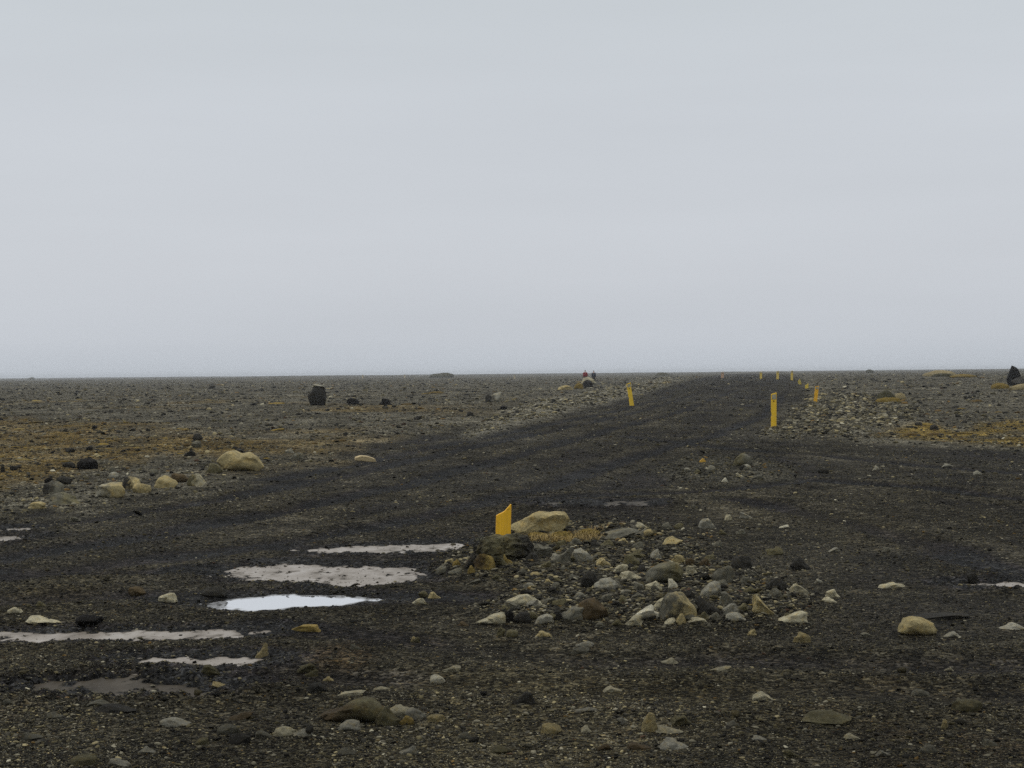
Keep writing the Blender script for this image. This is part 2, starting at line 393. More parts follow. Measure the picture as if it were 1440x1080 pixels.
ICO = {s: ico(s) for s in (1, 2, 3, 4)}
def n3(v, s, seed):
    return (fbm(v[:, 0] * s + 11.3, v[:, 1] * s + v[:, 2] * s * 0.7, 3, seed) + fbm(v[:, 2] * s - 4.1, v[:, 0] * s * 0.6 - v[:, 1] * s, 3, seed + 40)) * 0.5
def rand_outline(shape, rg):
    j = lambda a=0.12: rg.uniform(-a, a)
    pk = rg.uniform(-0.45, 0.45)
    if shape == 's':
        o = [(-1, -0.75 + j()), (-0.72 + j(), 0.05 + j(.25)), (pk - 0.3 + j(), 0.8 + j(.2)), (pk + 0.1, 1.0), (pk + 0.4 + j(), 0.62 + j(.25)), (0.8 + j(.1), -0.1 + j(.25)), (1, -0.7 + j()), (0.6, -1), (-0.7, -1)]
    elif shape == 'w':
        sg = rg.choice([-1, 1]); pk = rg.uniform(0.35, 0.75)
        o = [(-1, -0.8), (-0.5 + j(), -0.15 + j(.2)), (0.1 + j(), 0.5 + j(.15)), (pk, 1.0), (0.93, 0.45 + j(.2)), (1, -0.6), (0.8, -1), (-0.85, -1)]
        if sg < 0: o = [(-x_, z_) for x_, z_ in o][::-1]
    elif shape == 'a':
        o = [(-1, -0.6 + j(.3)), (-0.85 + j(.1), 0.15 + j(.3)), (pk - 0.35 + j(), 0.75 + j(.2)), (pk + 0.05, 1.0), (pk + 0.45, 0.8 + j(.25)), (0.92, 0.1 + j(.3)), (1, -0.5 + j(.3)), (0.7, -1), (-0.8, -1)]
    else:
        o = [(math.cos(a_) * (1 + j(.10)), math.sin(a_) * (1 + j(.10))) for a_ in np.linspace(0, 2 * math.pi, 11, endpoint=False)]
    return o
def rock_verts(shape, seed, sub, outline=None, rough=0.0):
    """unit rock: x and z in the photo's plane, filling the box [-1,1] x [-1,1] x [-1,1]"""
    rg = np.random.default_rng(seed); d, f = ICO[sub]
    npl, p, lo_, hi_ = {'r': (12, 22, 0.80, 1.06), 'a': (10, 40, 0.66, 1.12), 's': (10, 36, 0.72, 1.10), 'w': (8, 44, 0.66, 1.12)}[shape]
    if outline is not None: lo_ = max(lo_, 0.88)
    nn = rg.normal(size=(npl, 3)); nn /= np.linalg.norm(nn, axis=1)[:, None]
    hh = rg.uniform(0.70 if (shape == 'r' or outline is not None) else 0.52, 1.0, npl)
    q = np.maximum(d @ nn.T, 0) / hh
    r = (np.sum(q ** p, axis=1) + 0.62 ** p) ** (-1 / p)
    ol = np.array(outline if outline is not None else rand_outline(shape, rg), float)
    xs, zs = [], []
    for i in range(len(ol)):
        x1, z1 = ol[i]; x2, z2 = ol[(i + 1) % len(ol)]
        for k in np.linspace(0, 1, 12, endpoint=False): xs.append(x1 + (x2 - x1) * k); zs.append(z1 + (z2 - z1) * k)
    ta = np.arctan2(zs, xs); ra = np.hypot(xs, zs); o_ = np.argsort(ta)
    t0 = np.arctan2(d[:, 2], d[:, 0])
    rad = np.interp(t0, ta[o_], ra[o_], period=2 * math.pi)
    rho = np.hypot(d[:, 0], d[:, 2]); pw = {'r': 2.3, 'a': 3.0, 's': 2.6, 'w': 2.8}[shape]
    sN = (rho ** pw + np.abs(d[:, 1]) ** pw) ** (-1 / pw)
    fac = 1 + (0.08 if shape == 'r' else 0.06) * n3(d, 1.6, seed) + 0.03 * n3(d, 5, seed + 3) + rough * n3(d, 4, seed + 4) + rough * 0.8 * n3(d, 11, seed + 6)
    fac = fac * np.clip(r / np.percentile(r, 70), lo_, hi_)
    v = np.stack([np.cos(t0) * rad * rho * sN * fac, d[:, 1] * sN * fac, np.sin(t0) * rad * rho * sN * fac], 1)
    lo, hi = v.min(0), v.max(0)
    return (v - (lo + hi) / 2) / ((hi - lo) / 2), f

# ------------------------------------------------------------------ the ground sheet, out to the horizon
rr_ = [0.6]
while rr_[-1] < 3200:
    q = rr_[-1]; rr_.append(q * (1.03 if q < 5 else 1.0055 if q < 32 else 1.011 if q < 300 else 1.03))
rr_ = np.array(rr_)
fr = np.radians(np.arange(-24, 24.001, 0.14)); bk = np.radians(np.arange(26, 334.1, 4))
ang = np.concatenate([fr, bk])
A, Rr = np.meshgrid(ang, rr_)
gx, gy = (Rr * np.sin(A)).ravel(), (Rr * np.cos(A)).ravel()
gz = H(gx, gy); gz[gy < 2] *= 0.5
nA, nR = len(ang), len(rr_)
ii, jj = np.meshgrid(np.arange(nR - 1), np.arange(nA), indexing='ij')
j2 = (jj + 1) % nA
F = np.stack([ii * nA + jj, ii * nA + j2, (ii + 1) * nA + j2, (ii + 1) * nA + jj], -1).reshape(-1, 4)
V = np.stack([gx, gy, gz], 1)
gm = mesh_np('ground', V, F[:, ::-1])
ppx, ppy = project(gx, np.maximum(gy, 0.5)); ppy = np.where(gy < 2, 1500, ppy)
def c3(*a): return np.array(a)
def zones(px, py):
    rd = road_mask(px, py); d = dict(road=rd, island=area(px, py, ISLAND, 45), patch=area(px, py, PATCH, 16), bermr=area(px, py, BERM_R, 16), berml=area(px, py, BERM_L, 12),
             mossl=area(px, py, MOSS_L, 30, 3, 2.2, 60) * sstep(-0.8, 0.35, fbm(px / 46, py / 9, 3, 15)), mossr=area(px, py, MOSS_R, 12, 3, 1.3, 62) * sstep(-0.5, 0.15, fbm(px / 50, py / 7, 3, 16)))
    return d
Z = zones(ppx, ppy)
field = c3(0.060, 0.056, 0.043); road = c3(0.0175, 0.0157, 0.0112)
colr = field + (road - field) * Z['road'][:, None]
fm = sstep(0.05, 0.5, fbm(gx / 6, gy / 9, 4, 21)) * (1 - Z['road']) * sstep(800, 500, ppx) * sstep(545, 575, ppy)
near_w = sstep(760, 960, ppy)
def blend(cc, w):
    global colr
    colr = colr + (c3(*cc) - colr) * w[:, None]
blend((0.080, 0.058, 0.022), fm * 0.7)
blend((0.082, 0.057, 0.018), Z['mossl'] * 0.8); blend((0.11, 0.078, 0.020), Z['mossr'] * 0.9)
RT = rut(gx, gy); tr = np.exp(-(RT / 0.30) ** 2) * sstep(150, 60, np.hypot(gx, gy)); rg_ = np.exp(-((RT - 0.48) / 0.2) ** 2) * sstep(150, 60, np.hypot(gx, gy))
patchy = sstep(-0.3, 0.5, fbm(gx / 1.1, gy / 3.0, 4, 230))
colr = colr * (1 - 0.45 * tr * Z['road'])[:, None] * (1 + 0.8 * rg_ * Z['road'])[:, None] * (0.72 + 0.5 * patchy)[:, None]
blend((0.105, 0.099, 0.078), Z['berml'] * 0.85); blend((0.060, 0.056, 0.043), Z['bermr'] * 0.8)
blend((0.018, 0.0162, 0.0110), Z['island'] * 0.7); blend((0.032, 0.03, 0.022), Z['patch'] * 0.8)
blend((0.018, 0.0160, 0.0106), near_w * 0.6)
olive = sstep(0.1, 0.6, fbm(gx / 1.7, gy / 2.6, 3, 91)) * sstep(640, 800, ppy)
blend((0.029, 0.0245, 0.0125), olive * 0.4)
rust = sstep(0.35, 0.7, fbm(gx / 0.9, gy / 1.5, 3, 95)) * sstep(800, 900, ppy)
blend((0.042, 0.025, 0.010), rust * 0.3)
wetv = Z['road'] * (0.35 + 0.4 * sstep(-0.2, 0.5, fbm(gx / 3, gy / 4, 3, 33)))
for p in PUD:
    s = np.hypot(gx - p[4], gy - p[5]) < 3
    if s.any(): wr = sstep(0.45, 0.05, pud_sd(gx[s], gy[s], p)); wetv[s] = np.maximum(wetv[s], wr); colr[s] *= (1 - 0.5 * wr)[:, None]
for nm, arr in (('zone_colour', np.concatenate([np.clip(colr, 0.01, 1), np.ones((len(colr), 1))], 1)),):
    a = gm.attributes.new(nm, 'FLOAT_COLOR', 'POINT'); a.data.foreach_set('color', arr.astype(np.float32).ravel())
a = gm.attributes.new('wet', 'FLOAT', 'POINT'); a.data.foreach_set('value', wetv.astype(np.float32))
go = link('ground', gm, M_GROUND); tag(go, 'dark basalt gravel plain with wet track reaching the horizon', 'ground', kind='structure')

# ------------------------------------------------------------------ puddles
WLAB = ['clear white puddle mirroring the sky in the wheel rut', 'broad silty puddle speckled with pebbles below the mossy rock', 'thin silty puddle strip just left of the mossy rock',
        'long thin silty puddle stretched along the near rut', 'small silty puddle in front of the long thin one', 'brown muddy wet patch among foreground stones',
        'thin silver puddle sliver on the verge track, farther one', 'thin silver puddle sliver on the verge track, closer one', 'thin bright puddle sliver beside a small dark stone',
        'faint wet glint on the track behind the tan boulder', 'tiny wet glint on the track above the tan boulder']
for p, lb in zip(PUD, WLAB):
    q = np.array(p[0]); x0_, y0_ = q.min(0) - 0.3; x1_, y1_ = q.max(0) + 0.3
    st_ = max(0.018, (x1_ - x0_) / 260, (y1_ - y0_) / 200)
    xs_ = np.arange(x0_, x1_, st_); ys_ = np.arange(y0_, y1_, st_); XX, YY = np.meshgrid(xs_, ys_); nx_ = len(xs_)
    fx_, fy_ = XX.ravel(), YY.ravel(); near_ = pip(fx_, fy_, p[0]) < 0.28
    hh_ = np.full(fx_.shape, 9.0); hh_[near_] = H(fx_[near_], fy_[near_])
    a_, b2 = np.meshgrid(np.arange(len(ys_) - 1), np.arange(nx_ - 1), indexing='ij'); i0 = (a_ * nx_ + b2).ravel()
    fc = np.stack([i0, i0 + 1, i0 + nx_ + 1, i0 + nx_], 1); fc = fc[(hh_[fc] < p[3] + 0.02).any(1)]
    us, inv = np.unique(fc, return_inverse=True); fc = inv.reshape(-1, 4)
    me = mesh_np('puddle', np.stack([fx_[us] - p[4], fy_[us] - p[5], np.zeros(len(us))], 1), fc)
    film = sstep(0.0, 0.012 if p[1] == 'clear' else 0.006, p[3] - hh_[us])
    at = me.attributes.new('film', 'FLOAT', 'POINT'); at.data.foreach_set('value', film.astype(np.float32))
    o = link('puddle', me, M_WATER[p[1]]); o.location = (p[4], p[5], p[3])
    tag(o, lb, 'puddle', kind='structure')

# ------------------------------------------------------------------ rocks
TONE = {'T': (0.37, 0.305, 0.155), 'P': (0.40, 0.365, 0.25), 'G': (0.135, 0.128, 0.097), 'D': (0.034, 0.032, 0.027), 'O': (0.125, 0.112, 0.062), 'B': (0.085, 0.063, 0.034),
        'Y': (0.27, 0.20, 0.065), 'K': (0.013, 0.012, 0.011), 'L': (0.26, 0.247, 0.195), 'W': (0.50, 0.47, 0.36)}
TONEW = {'T': 'tan', 'P': 'pale', 'G': 'grey', 'D': 'dark grey', 'O': 'olive grey', 'B': 'brown', 'Y': 'yellowish', 'K': 'black', 'L': 'light grey', 'W': 'whitish'}
SHAPEW = {'r': 'rounded', 'a': 'angular', 's': 'flat', 'w': 'wedge-shaped'}
RCOUNT = [0]; FOOT = []
def rock(x0, y0, x1, y1, shape, tone, label=None, name=None, outline=None, rind=None, depth=None, group=None, turn=0.0, rough=0.0):
    RCOUNT[0] += 1; seed = 100 + RCOUNT[0] * 13
    cx = (x0 + x1) / 2
    fx, fy, fz = ground(cx, y1 - (y1 - y0) * 0.06)
    mpp = math.hypot(fy, CAMH - fz) / FPX
    w = (x1 - x0) * mpp; hv = (y1 - y0) * mpp
    dp = depth * w if depth else w * {'r': 0.85, 'a': 0.8, 's': 0.65, 'w': 0.75}[shape]
    dp = min(dp, hv * fy / CAMH * 0.75 + hv)
    sinth = (CAMH - hv) / max(fy, 1)
    h = max(hv - dp * 0.35 * max(sinth, 0), 0.5 * hv)
    deep = 0.14 if y1 > 900 else 0.0
    sink = deep + {'r': 0.28, 'a': 0.26, 's': 0.28, 'w': 0.24}[shape] if not outline else 0.12
    ht = h / (1 - sink)
    px_w = x1 - x0
    v, f = rock_verts(shape, seed, 4 if px_w > 30 else 3 if px_w > 12 else 2, outline, rough)
    v = v * np.array([w / 2, dp / 2, ht / 2]); v[:, 2] += ht / 2
    me = mesh_np('stone', v, f)
    me.set_sharp_from_angle(angle=math.radians(34))
    nm = name or ('boulder' if px_w > 48 or w > 0.45 else 'flat_stone' if shape == 's' else 'stone')
    o = link(nm, me, M_STONE)
    cxw, cyw = fx, fy + dp * 0.42
    o.location = (cxw, cyw, float(H(cxw, cyw)[0]) - sink * ht)
    o.rotation_euler = (0, 0, turn)
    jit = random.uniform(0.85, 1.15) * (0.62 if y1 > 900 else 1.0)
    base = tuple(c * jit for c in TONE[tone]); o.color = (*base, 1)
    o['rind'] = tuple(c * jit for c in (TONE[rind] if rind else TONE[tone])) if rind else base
    o['grain'] = 2.0 / max(w, 0.05)
    FOOT.append((cxw, cyw, max(w, dp) / 2))
    if label is None:
        label, group = auto_label(cx, y1, shape, tone, px_w)
    tag(o, label, 'boulder' if nm == 'boulder' else 'stone', group)
    return o
def place_phrase(x, y):
    if 590 < y < 720 and x < 420: return 'in the row along the track edge by the mossy plain'
    if 640 < y < 680 and 920 < x < 1130: return 'on the small stony patch by the orange stub'
    if 700 < y < 905 and 560 < x < 1200: return 'in the rubble around the mossy rock and round boulder'
    if y > 960: return 'bedded in the stony gravel of the foreground'
    if y > 740 and x < 560: return 'among the puddles in the gravel'
    if y > 740: return 'lying loose on the gravel right of the rubble'
    return 'scattered on the open plain beyond the track'
def auto_label(x, y, shape, tone, pw):
    lb = 'small %s %s stone %s' % (TONEW[tone], SHAPEW[shape], place_phrase(x, y))
    if len(lb.split()) > 16: lb = ' '.join(lb.split()[:16])
    return lb, 'stones: ' + ' '.join(lb.split()[1:])

# --- big ones, silhouettes taken from the photograph (x -1..1, z -1..1)
rock(717, 720, 802, 752, 'a', 'T', 'tan flat-topped boulder right beside the broken yellow stake', outline=[(-1, -1), (-0.95, -0.25), (-0.72, 0.3), (-0.3, 0.86), (0.0, 1), (0.3, 0.84), (0.55, 0.98), (0.85, 0.9), (1, 0.3), (0.97, -0.5), (0.9, -1)], depth=0.7)
rock(650, 756, 716, 802, 'a', 'D', 'dark lichen-crusted slab leaning below the broken yellow stake', outline=[(-1, -1), (-0.55, -0.1), (-0.1, 0.75), (0.3, 1), (0.85, 0.85), (1, 0.2), (0.8, -0.5), (-0.6, -1)], rind='O', depth=0.7, rough=0.34)
rock(694, 752, 752, 790, 'r', 'O', 'grey-olive lichened rock at the foot of the tan boulder', outline=[(-1, -0.9), (-0.95, 0.6), (-0.4, 0.95), (0.1, 1), (0.7, 0.75), (1, 0.1), (0.9, -0.7), (0.5, -1)], rind='D', depth=0.8, rough=0.34)
rock(665, 780, 697, 803, 'a', 'B', 'ochre crumbly rock tucked under the dark lichen-crusted slab', rind='Y', rough=0.14)
rock(701, 780, 722, 794, 's', 'Y', 'ochre layered stone under the lichened rocks')
rock(657, 796, 668, 807, 'a', 'Y', 'small yellow rounded pebble at the tip of the dark slab')
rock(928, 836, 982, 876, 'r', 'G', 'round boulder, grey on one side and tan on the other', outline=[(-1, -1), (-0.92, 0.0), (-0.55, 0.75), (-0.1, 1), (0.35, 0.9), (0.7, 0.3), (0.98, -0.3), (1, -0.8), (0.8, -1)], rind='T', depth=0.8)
rock(909, 792, 963, 823, 'r', 'G', 'grey boulder with sloping back behind the round two-toned boulder', outline=[(-1, -1), (-0.98, -0.1), (-0.6, 0.4), (-0.1, 0.75), (0.35, 1), (0.65, 0.85), (0.95, 0.0), (1, -0.7), (0.9, -1)], rind='O', depth=0.8)
rock(302, 635, 368, 664, 'r', 'T', 'large smooth tan boulder with two humps at the track edge', outline=[(-1, -0.9), (-0.98, 0.1), (-0.72, 0.8), (-0.35, 1), (0.05, 0.6), (0.35, 0.75), (0.7, 0.35), (1, -0.5), (0.95, -1), (-0.5, -1)], depth=0.8)
rock(289, 652, 312, 666, 'r', 'O', 'olive stone leaning against the two-humped tan boulder')
rock(262, 667, 288, 684, 'a', 'O', 'olive angular stone with a pale top near the two-humped boulder', rind='P')
rock(214, 669, 249, 687, 'r', 'T', 'tan stone between the olive angular one and the half dark one')
rock(236, 666, 264, 679, 'r', 'B', 'brown stone behind the tan one in the row')
rock(171, 670, 196, 688, 'r', 'D', 'stone half black and half tan in the track-edge row', rind='T')
rock(184, 680, 210, 694, 'r', 'T', 'rounded tan stone in front of the half black stone')
rock(127, 680, 175, 701, 'a', 'L', 'broad tan rock with a grey slanted end in the row', outline=[(-1, -0.9), (-0.55, 0.6), (0.0, 1), (0.6, 0.85), (1, 0.1), (0.95, -0.6), (0.6, -1)], rind='T')
rock(57, 677, 87, 696, 'r', 'D', 'dark grey pointed stone at the mossy end of the row', rind='G')
rock(60, 693, 112, 710, 's', 'G', 'broad grey-olive flat rock at the mossy end of the row', rind='O')
rock(36, 706, 64, 716, 's', 'T', 'tan flat stone past the grey-olive flat rock')
rock(105, 645, 135, 661, 'r', 'K', 'black rock resting in the rusty moss')
rock(86, 650, 104, 658, 'r', 'D', 'dark stone next to the black rock in the moss')
rock(432, 543, 458, 572, 'a', 'D', 'big dark upright boulder with pale top standing on the plain', outline=[(-1, 0.05), (-0.72, -1), (0.85, -1), (1, -0.1), (0.9, 0.55), (0.75, 0.8), (0.3, 1), (-0.35, 0.92), (-0.6, 0.55)], depth=0.8, rind='D')
_b = bpy.data.objects[[o.name for o in C.objects if o.get('label', '').startswith('big dark upright')][0]]
cap = rock(437, 541, 456, 548, 's', 'L', 'pale flat capstone lying on the big dark upright boulder', name='flat_stone')
_k = _b.location.y / cap.location.y; cap.scale = (_k, _k, _k * 0.55)
cap.location = _b.location + Vector((0.06, -0.05, max(v.co.z for v in _b.data.vertices) - 0.42 * _k * max(v.co.z for v in cap.data.vertices)))
rock(682, 552, 706, 567, 'a', 'D', 'dark boulder with tan top alone on the plain', outline=[(-1, -1), (-0.95, 0.3), (-0.6, 0.75), (0.2, 0.7), (0.85, 1), (1, 0.1), (0.9, -1)], rind='L')
rock(1418, 516, 1444, 544, 'a', 'K', 'tall black upright slab of rock at the mossy verge', outline=[(-0.9, -1), (-1, -0.1), (-0.85, 0.7), (-0.45, 1), (0.0, 0.75), (0.5, 0.0), (1, -0.9)], depth=0.7)
rock(1428, 529, 1475, 544, 'r', 'D', 'dark olive rock leaning on the tall black slab', rind='O')
rock(1031, 638, 1059, 657, 'r', 'O', 'olive-grey boulder on the stony patch by the track', outline=[(-1, -0.9), (-0.7, 0.2), (-0.1, 0.9), (0.4, 1), (0.85, 0.5), (1, -0.4), (0.8, -1)], rind='G')
rock(1038, 653, 1058, 662, 'r', 'D', 'dark stone in front of the olive-grey boulder on the patch', rind='L')
rock(1267, 870, 1320, 896, 'r', 'T', 'lone tan boulder on bare dark gravel', outline=[(-1, -0.7), (-0.9, 0.1), (-0.55, 0.85), (-0.2, 1), (0.3, 0.75), (0.85, 0.2), (1, -0.3), (0.9, -0.8), (0.4, -1), (-0.7, -1)], depth=0.75)
rock(447, 984, 541, 1019, 'a', 'B', 'large brown-grey pointed rock in the foreground gravel', outline=[(-1, -0.8), (-0.85, -0.2), (-0.5, 0.1), (-0.1, 0.75), (0.2, 1), (0.4, 0.9), (0.75, 0.3), (1, -0.4), (0.85, -0.9), (-0.6, -1)], rind='O', depth=0.7)
rock(466, 1014, 509, 1028, 's', 'L', 'light grey flat stone under the edge of the brown-grey rock')
rock(526, 996, 562, 1022, 'a', 'O', 'olive stone against the brown-grey pointed rock')
rock(540, 992, 583, 1008, 's', 'P', 'pale slab behind the olive stone in the foreground')
rock(563, 998, 601, 1013, 's', 'L', 'light curved slab beside the pale slab in the foreground')
rock(596, 1006, 627, 1016, 's', 'T', 'tan flat stone at the end of the foreground slabs')
rock(560, 1008, 582, 1020, 'a', 'Y', 'yellowish stone under the light curved slab')
# --- the rubble island
ISL = [(842, 744, 900, 759, 's', 'G', 'grey slab lying in the dry grass right of the tan boulder'), (748, 766, 778, 783, 'a', 'G', 'blue-grey angular stone right of the lichened rocks'), (777, 770, 806, 793, 'r', 'G'),
 (806, 772, 834, 791, 'a', 'L'), (837, 785, 861, 797, 's', 'T'), (875, 781, 901, 796, 'r', 'O'), (915, 773, 932, 786, 'a', 'L'), (860, 794, 884, 806, 's', 'P'), (871, 804, 906, 816, 's', 'P', 'pale slab just left of the grey sloping boulder'),
 (817, 805, 842, 828, 'r', 'D', 'dark rounded stone beside the smooth light grey one', None), (835, 814, 871, 831, 'r', 'L', 'smooth light grey stone leaning on a dark rounded one'), (890, 820, 908, 831, 'r', 'G'), (907, 818, 934, 831, 's', 'P'),
 (712, 837, 765, 853, 's', 'P', 'pale flat stone alone on gravel below the lichened rocks'), (789, 854, 828, 873, 'a', 'G', 'blue-grey angular stone in front of the brown clod'), (807, 844, 856, 873, 'r', 'B', 'brown mossy clod of earth and stone in the rubble'),
 (775, 860, 791, 873, 'a', 'D'), (889, 853, 931, 871, 's', 'W', 'whitish slab touching the round two-toned boulder'), (877, 866, 905, 881, 's', 'P', 'pale tilted stone in front of the whitish slab'), (917, 842, 941, 857, 'r', 'P'),
 (667, 865, 713, 879, 'w', 'P', 'long pale wedge-shaped stone at the near edge of the rubble'), (709, 860, 724, 876, 'r', 'K'), (722, 862, 747, 877, 'a', 'D'), (743, 861, 762, 871, 's', 'O'), (752, 865, 780, 878, 's', 'L'),
 (752, 888, 777, 897, 's', 'T'), (698, 883, 711, 896, 'a', 'O'), (711, 887, 729, 897, 'r', 'O'), (578, 895, 594, 904, 's', 'T'), (636, 787, 648, 797, 'r', 'Y'), (625, 786, 638, 793, 'r', 'T'), (612, 796, 628, 809, 'r', 'G'),
 (629, 799, 651, 808, 's', 'G'), (600, 833, 622, 843, 's', 'T'), (588, 832, 602, 841, 'r', 'O'), (578, 842, 600, 850, 's', 'P'),
 (982, 729, 1006, 744, 'a', 'L', 'light grey peaked stone at the far end of the rubble'), (1040, 720, 1063, 730, 'w', 'L'), (1019, 724, 1030, 732, 'a', 'P'), (1096, 738, 1113, 743, 's', 'W'), (1078, 770, 1103, 781, 'a', 'O'),
 (1029, 783, 1060, 802, 'r', 'D', 'dark rounded stone behind the peaked grey one', None), (1113, 786, 1143, 803, 'a', 'D', 'dark angular stone alone on the bare gravel'), (1165, 770, 1185, 777, 's', 'L'), (1001, 797, 1035, 822, 'a', 'G', 'grey peaked stone with dark underside in the rubble'),
 (962, 796, 984, 811, 's', 'P'), (943, 781, 963, 793, 'r', 'T'), (1078, 814, 1110, 833, 'r', 'D', 'dark brown rounded stone at the side of the rubble'), (1111, 822, 1139, 836, 'w', 'P', 'pale split stone next to the dark brown rounded one'), (1078, 828, 1101, 841, 's', 'G'),
 (985, 819, 1017, 841, 'a', 'L', 'light grey blocky stone right of the round boulder'), (1012, 833, 1037, 852, 'w', 'G'), (1016, 850, 1043, 866, 'a', 'L'), (1060, 838, 1096, 866, 'w', 'T', 'tan pointed angular stone at the near corner of the rubble'),
 (1092, 861, 1139, 877, 's', 'P', 'long pale flat slab in front of the tan pointed stone'), (1161, 829, 1186, 841, 's', 'P'), (1154, 840, 1180, 848, 's', 'P'), (1145, 814, 1158, 820, 's', 'L'), (1051, 885, 1065, 894, 's', 'T'), (1115, 890, 1142, 905, 'a', 'T'),
 (930, 755, 962, 767, 's', 'T', 'tan-brown flat stone behind the grey sloping boulder'), (939, 815, 954, 829, 'a', 'W'), (934, 870, 952, 879, 's', 'P'), (951, 864, 966, 879, 'a', 'T'), (967, 870, 997, 877, 's', 'P'), (979, 842, 1018, 866, 's', 'D', 'dark slab tilted beside the round two-toned boulder'),
 (996, 862, 1012, 872, 's', 'G'), (1020, 862, 1050, 874, 's', 'L'), (964, 786, 978, 796, 'a', 'B'), (984, 786, 998, 796, 'r', 'B'), (905, 745, 920, 755, 'r', 'T'), (893, 735, 912, 743, 's', 'P'), (948, 736, 962, 745, 'r', 'O'), (930, 735, 946, 744, 'a', 'G'),
 (868, 757, 884, 765, 'r', 'T'), (890, 762, 906, 770, 'a', 'G'), (800, 757, 818, 767, 'r', 'G'), (782, 760, 797, 768, 's', 'O'), (830, 762, 846, 770, 'a', 'D'), (758, 790, 776, 799, 's', 'O'), (785, 795, 801, 802, 's', 'G'), (735, 820, 752, 827, 's', 'L'), (765, 815, 780, 822, 's', 'T'),
 (845, 835, 862, 845, 'a', 'G'), (866, 838, 884, 848, 's', 'O'), (888, 834, 904, 843, 'r', 'G'), (1040, 812, 1060, 822, 's', 'G'), (1046, 826, 1066, 836, 'a', 'O'), (1050, 800, 1066, 808, 's', 'L'), (984, 808, 998, 817, 'r', 'D'), (858, 872, 876, 880, 's', 'O'), (836, 876, 852, 883, 's', 'G'),
 (640, 874, 660, 881, 's', 'B'), (800, 808, 815, 816, 'a', 'G'), (726, 800, 742, 808, 's', 'G'), (745, 805, 760, 811, 'r', 'T'), (690, 808, 706, 815, 's', 'O'), (660, 815, 676, 822, 'a', 'G'), (1010, 745, 1024, 752, 's', 'O'), (1035, 745, 1050, 752, 'r', 'G'), (1000, 760, 1018, 768, 's', 'G')]
for q in ISL:
    q = list(q)
    if q[4] == 'r' and (q[1] * 7 + q[0]) % 4 and not (len(q) > 6 and q[6] and 'rounded' in q[6]): q[4] = 'a'
    rock(*q[:6], label=q[6] if len(q) > 6 else None)
# --- broken slabs filling the pile between the larger stones
_r = random.Random(5); _n = 0
while _n < 48:
    bx, by = _r.uniform(640, 1120), _r.uniform(752, 878)
    if pip(np.array([bx]), np.array([by]), ISLAND)[0] > -4: continue
    bw = _r.uniform(12, 26); bh = bw * _r.uniform(0.34, 0.55); _n += 1
    rock(bx - bw / 2, by - bh, bx + bw / 2, by, _r.choice('ssaw'), _r.choice('GGODDLGO'), turn=_r.uniform(-0.5, 0.5))
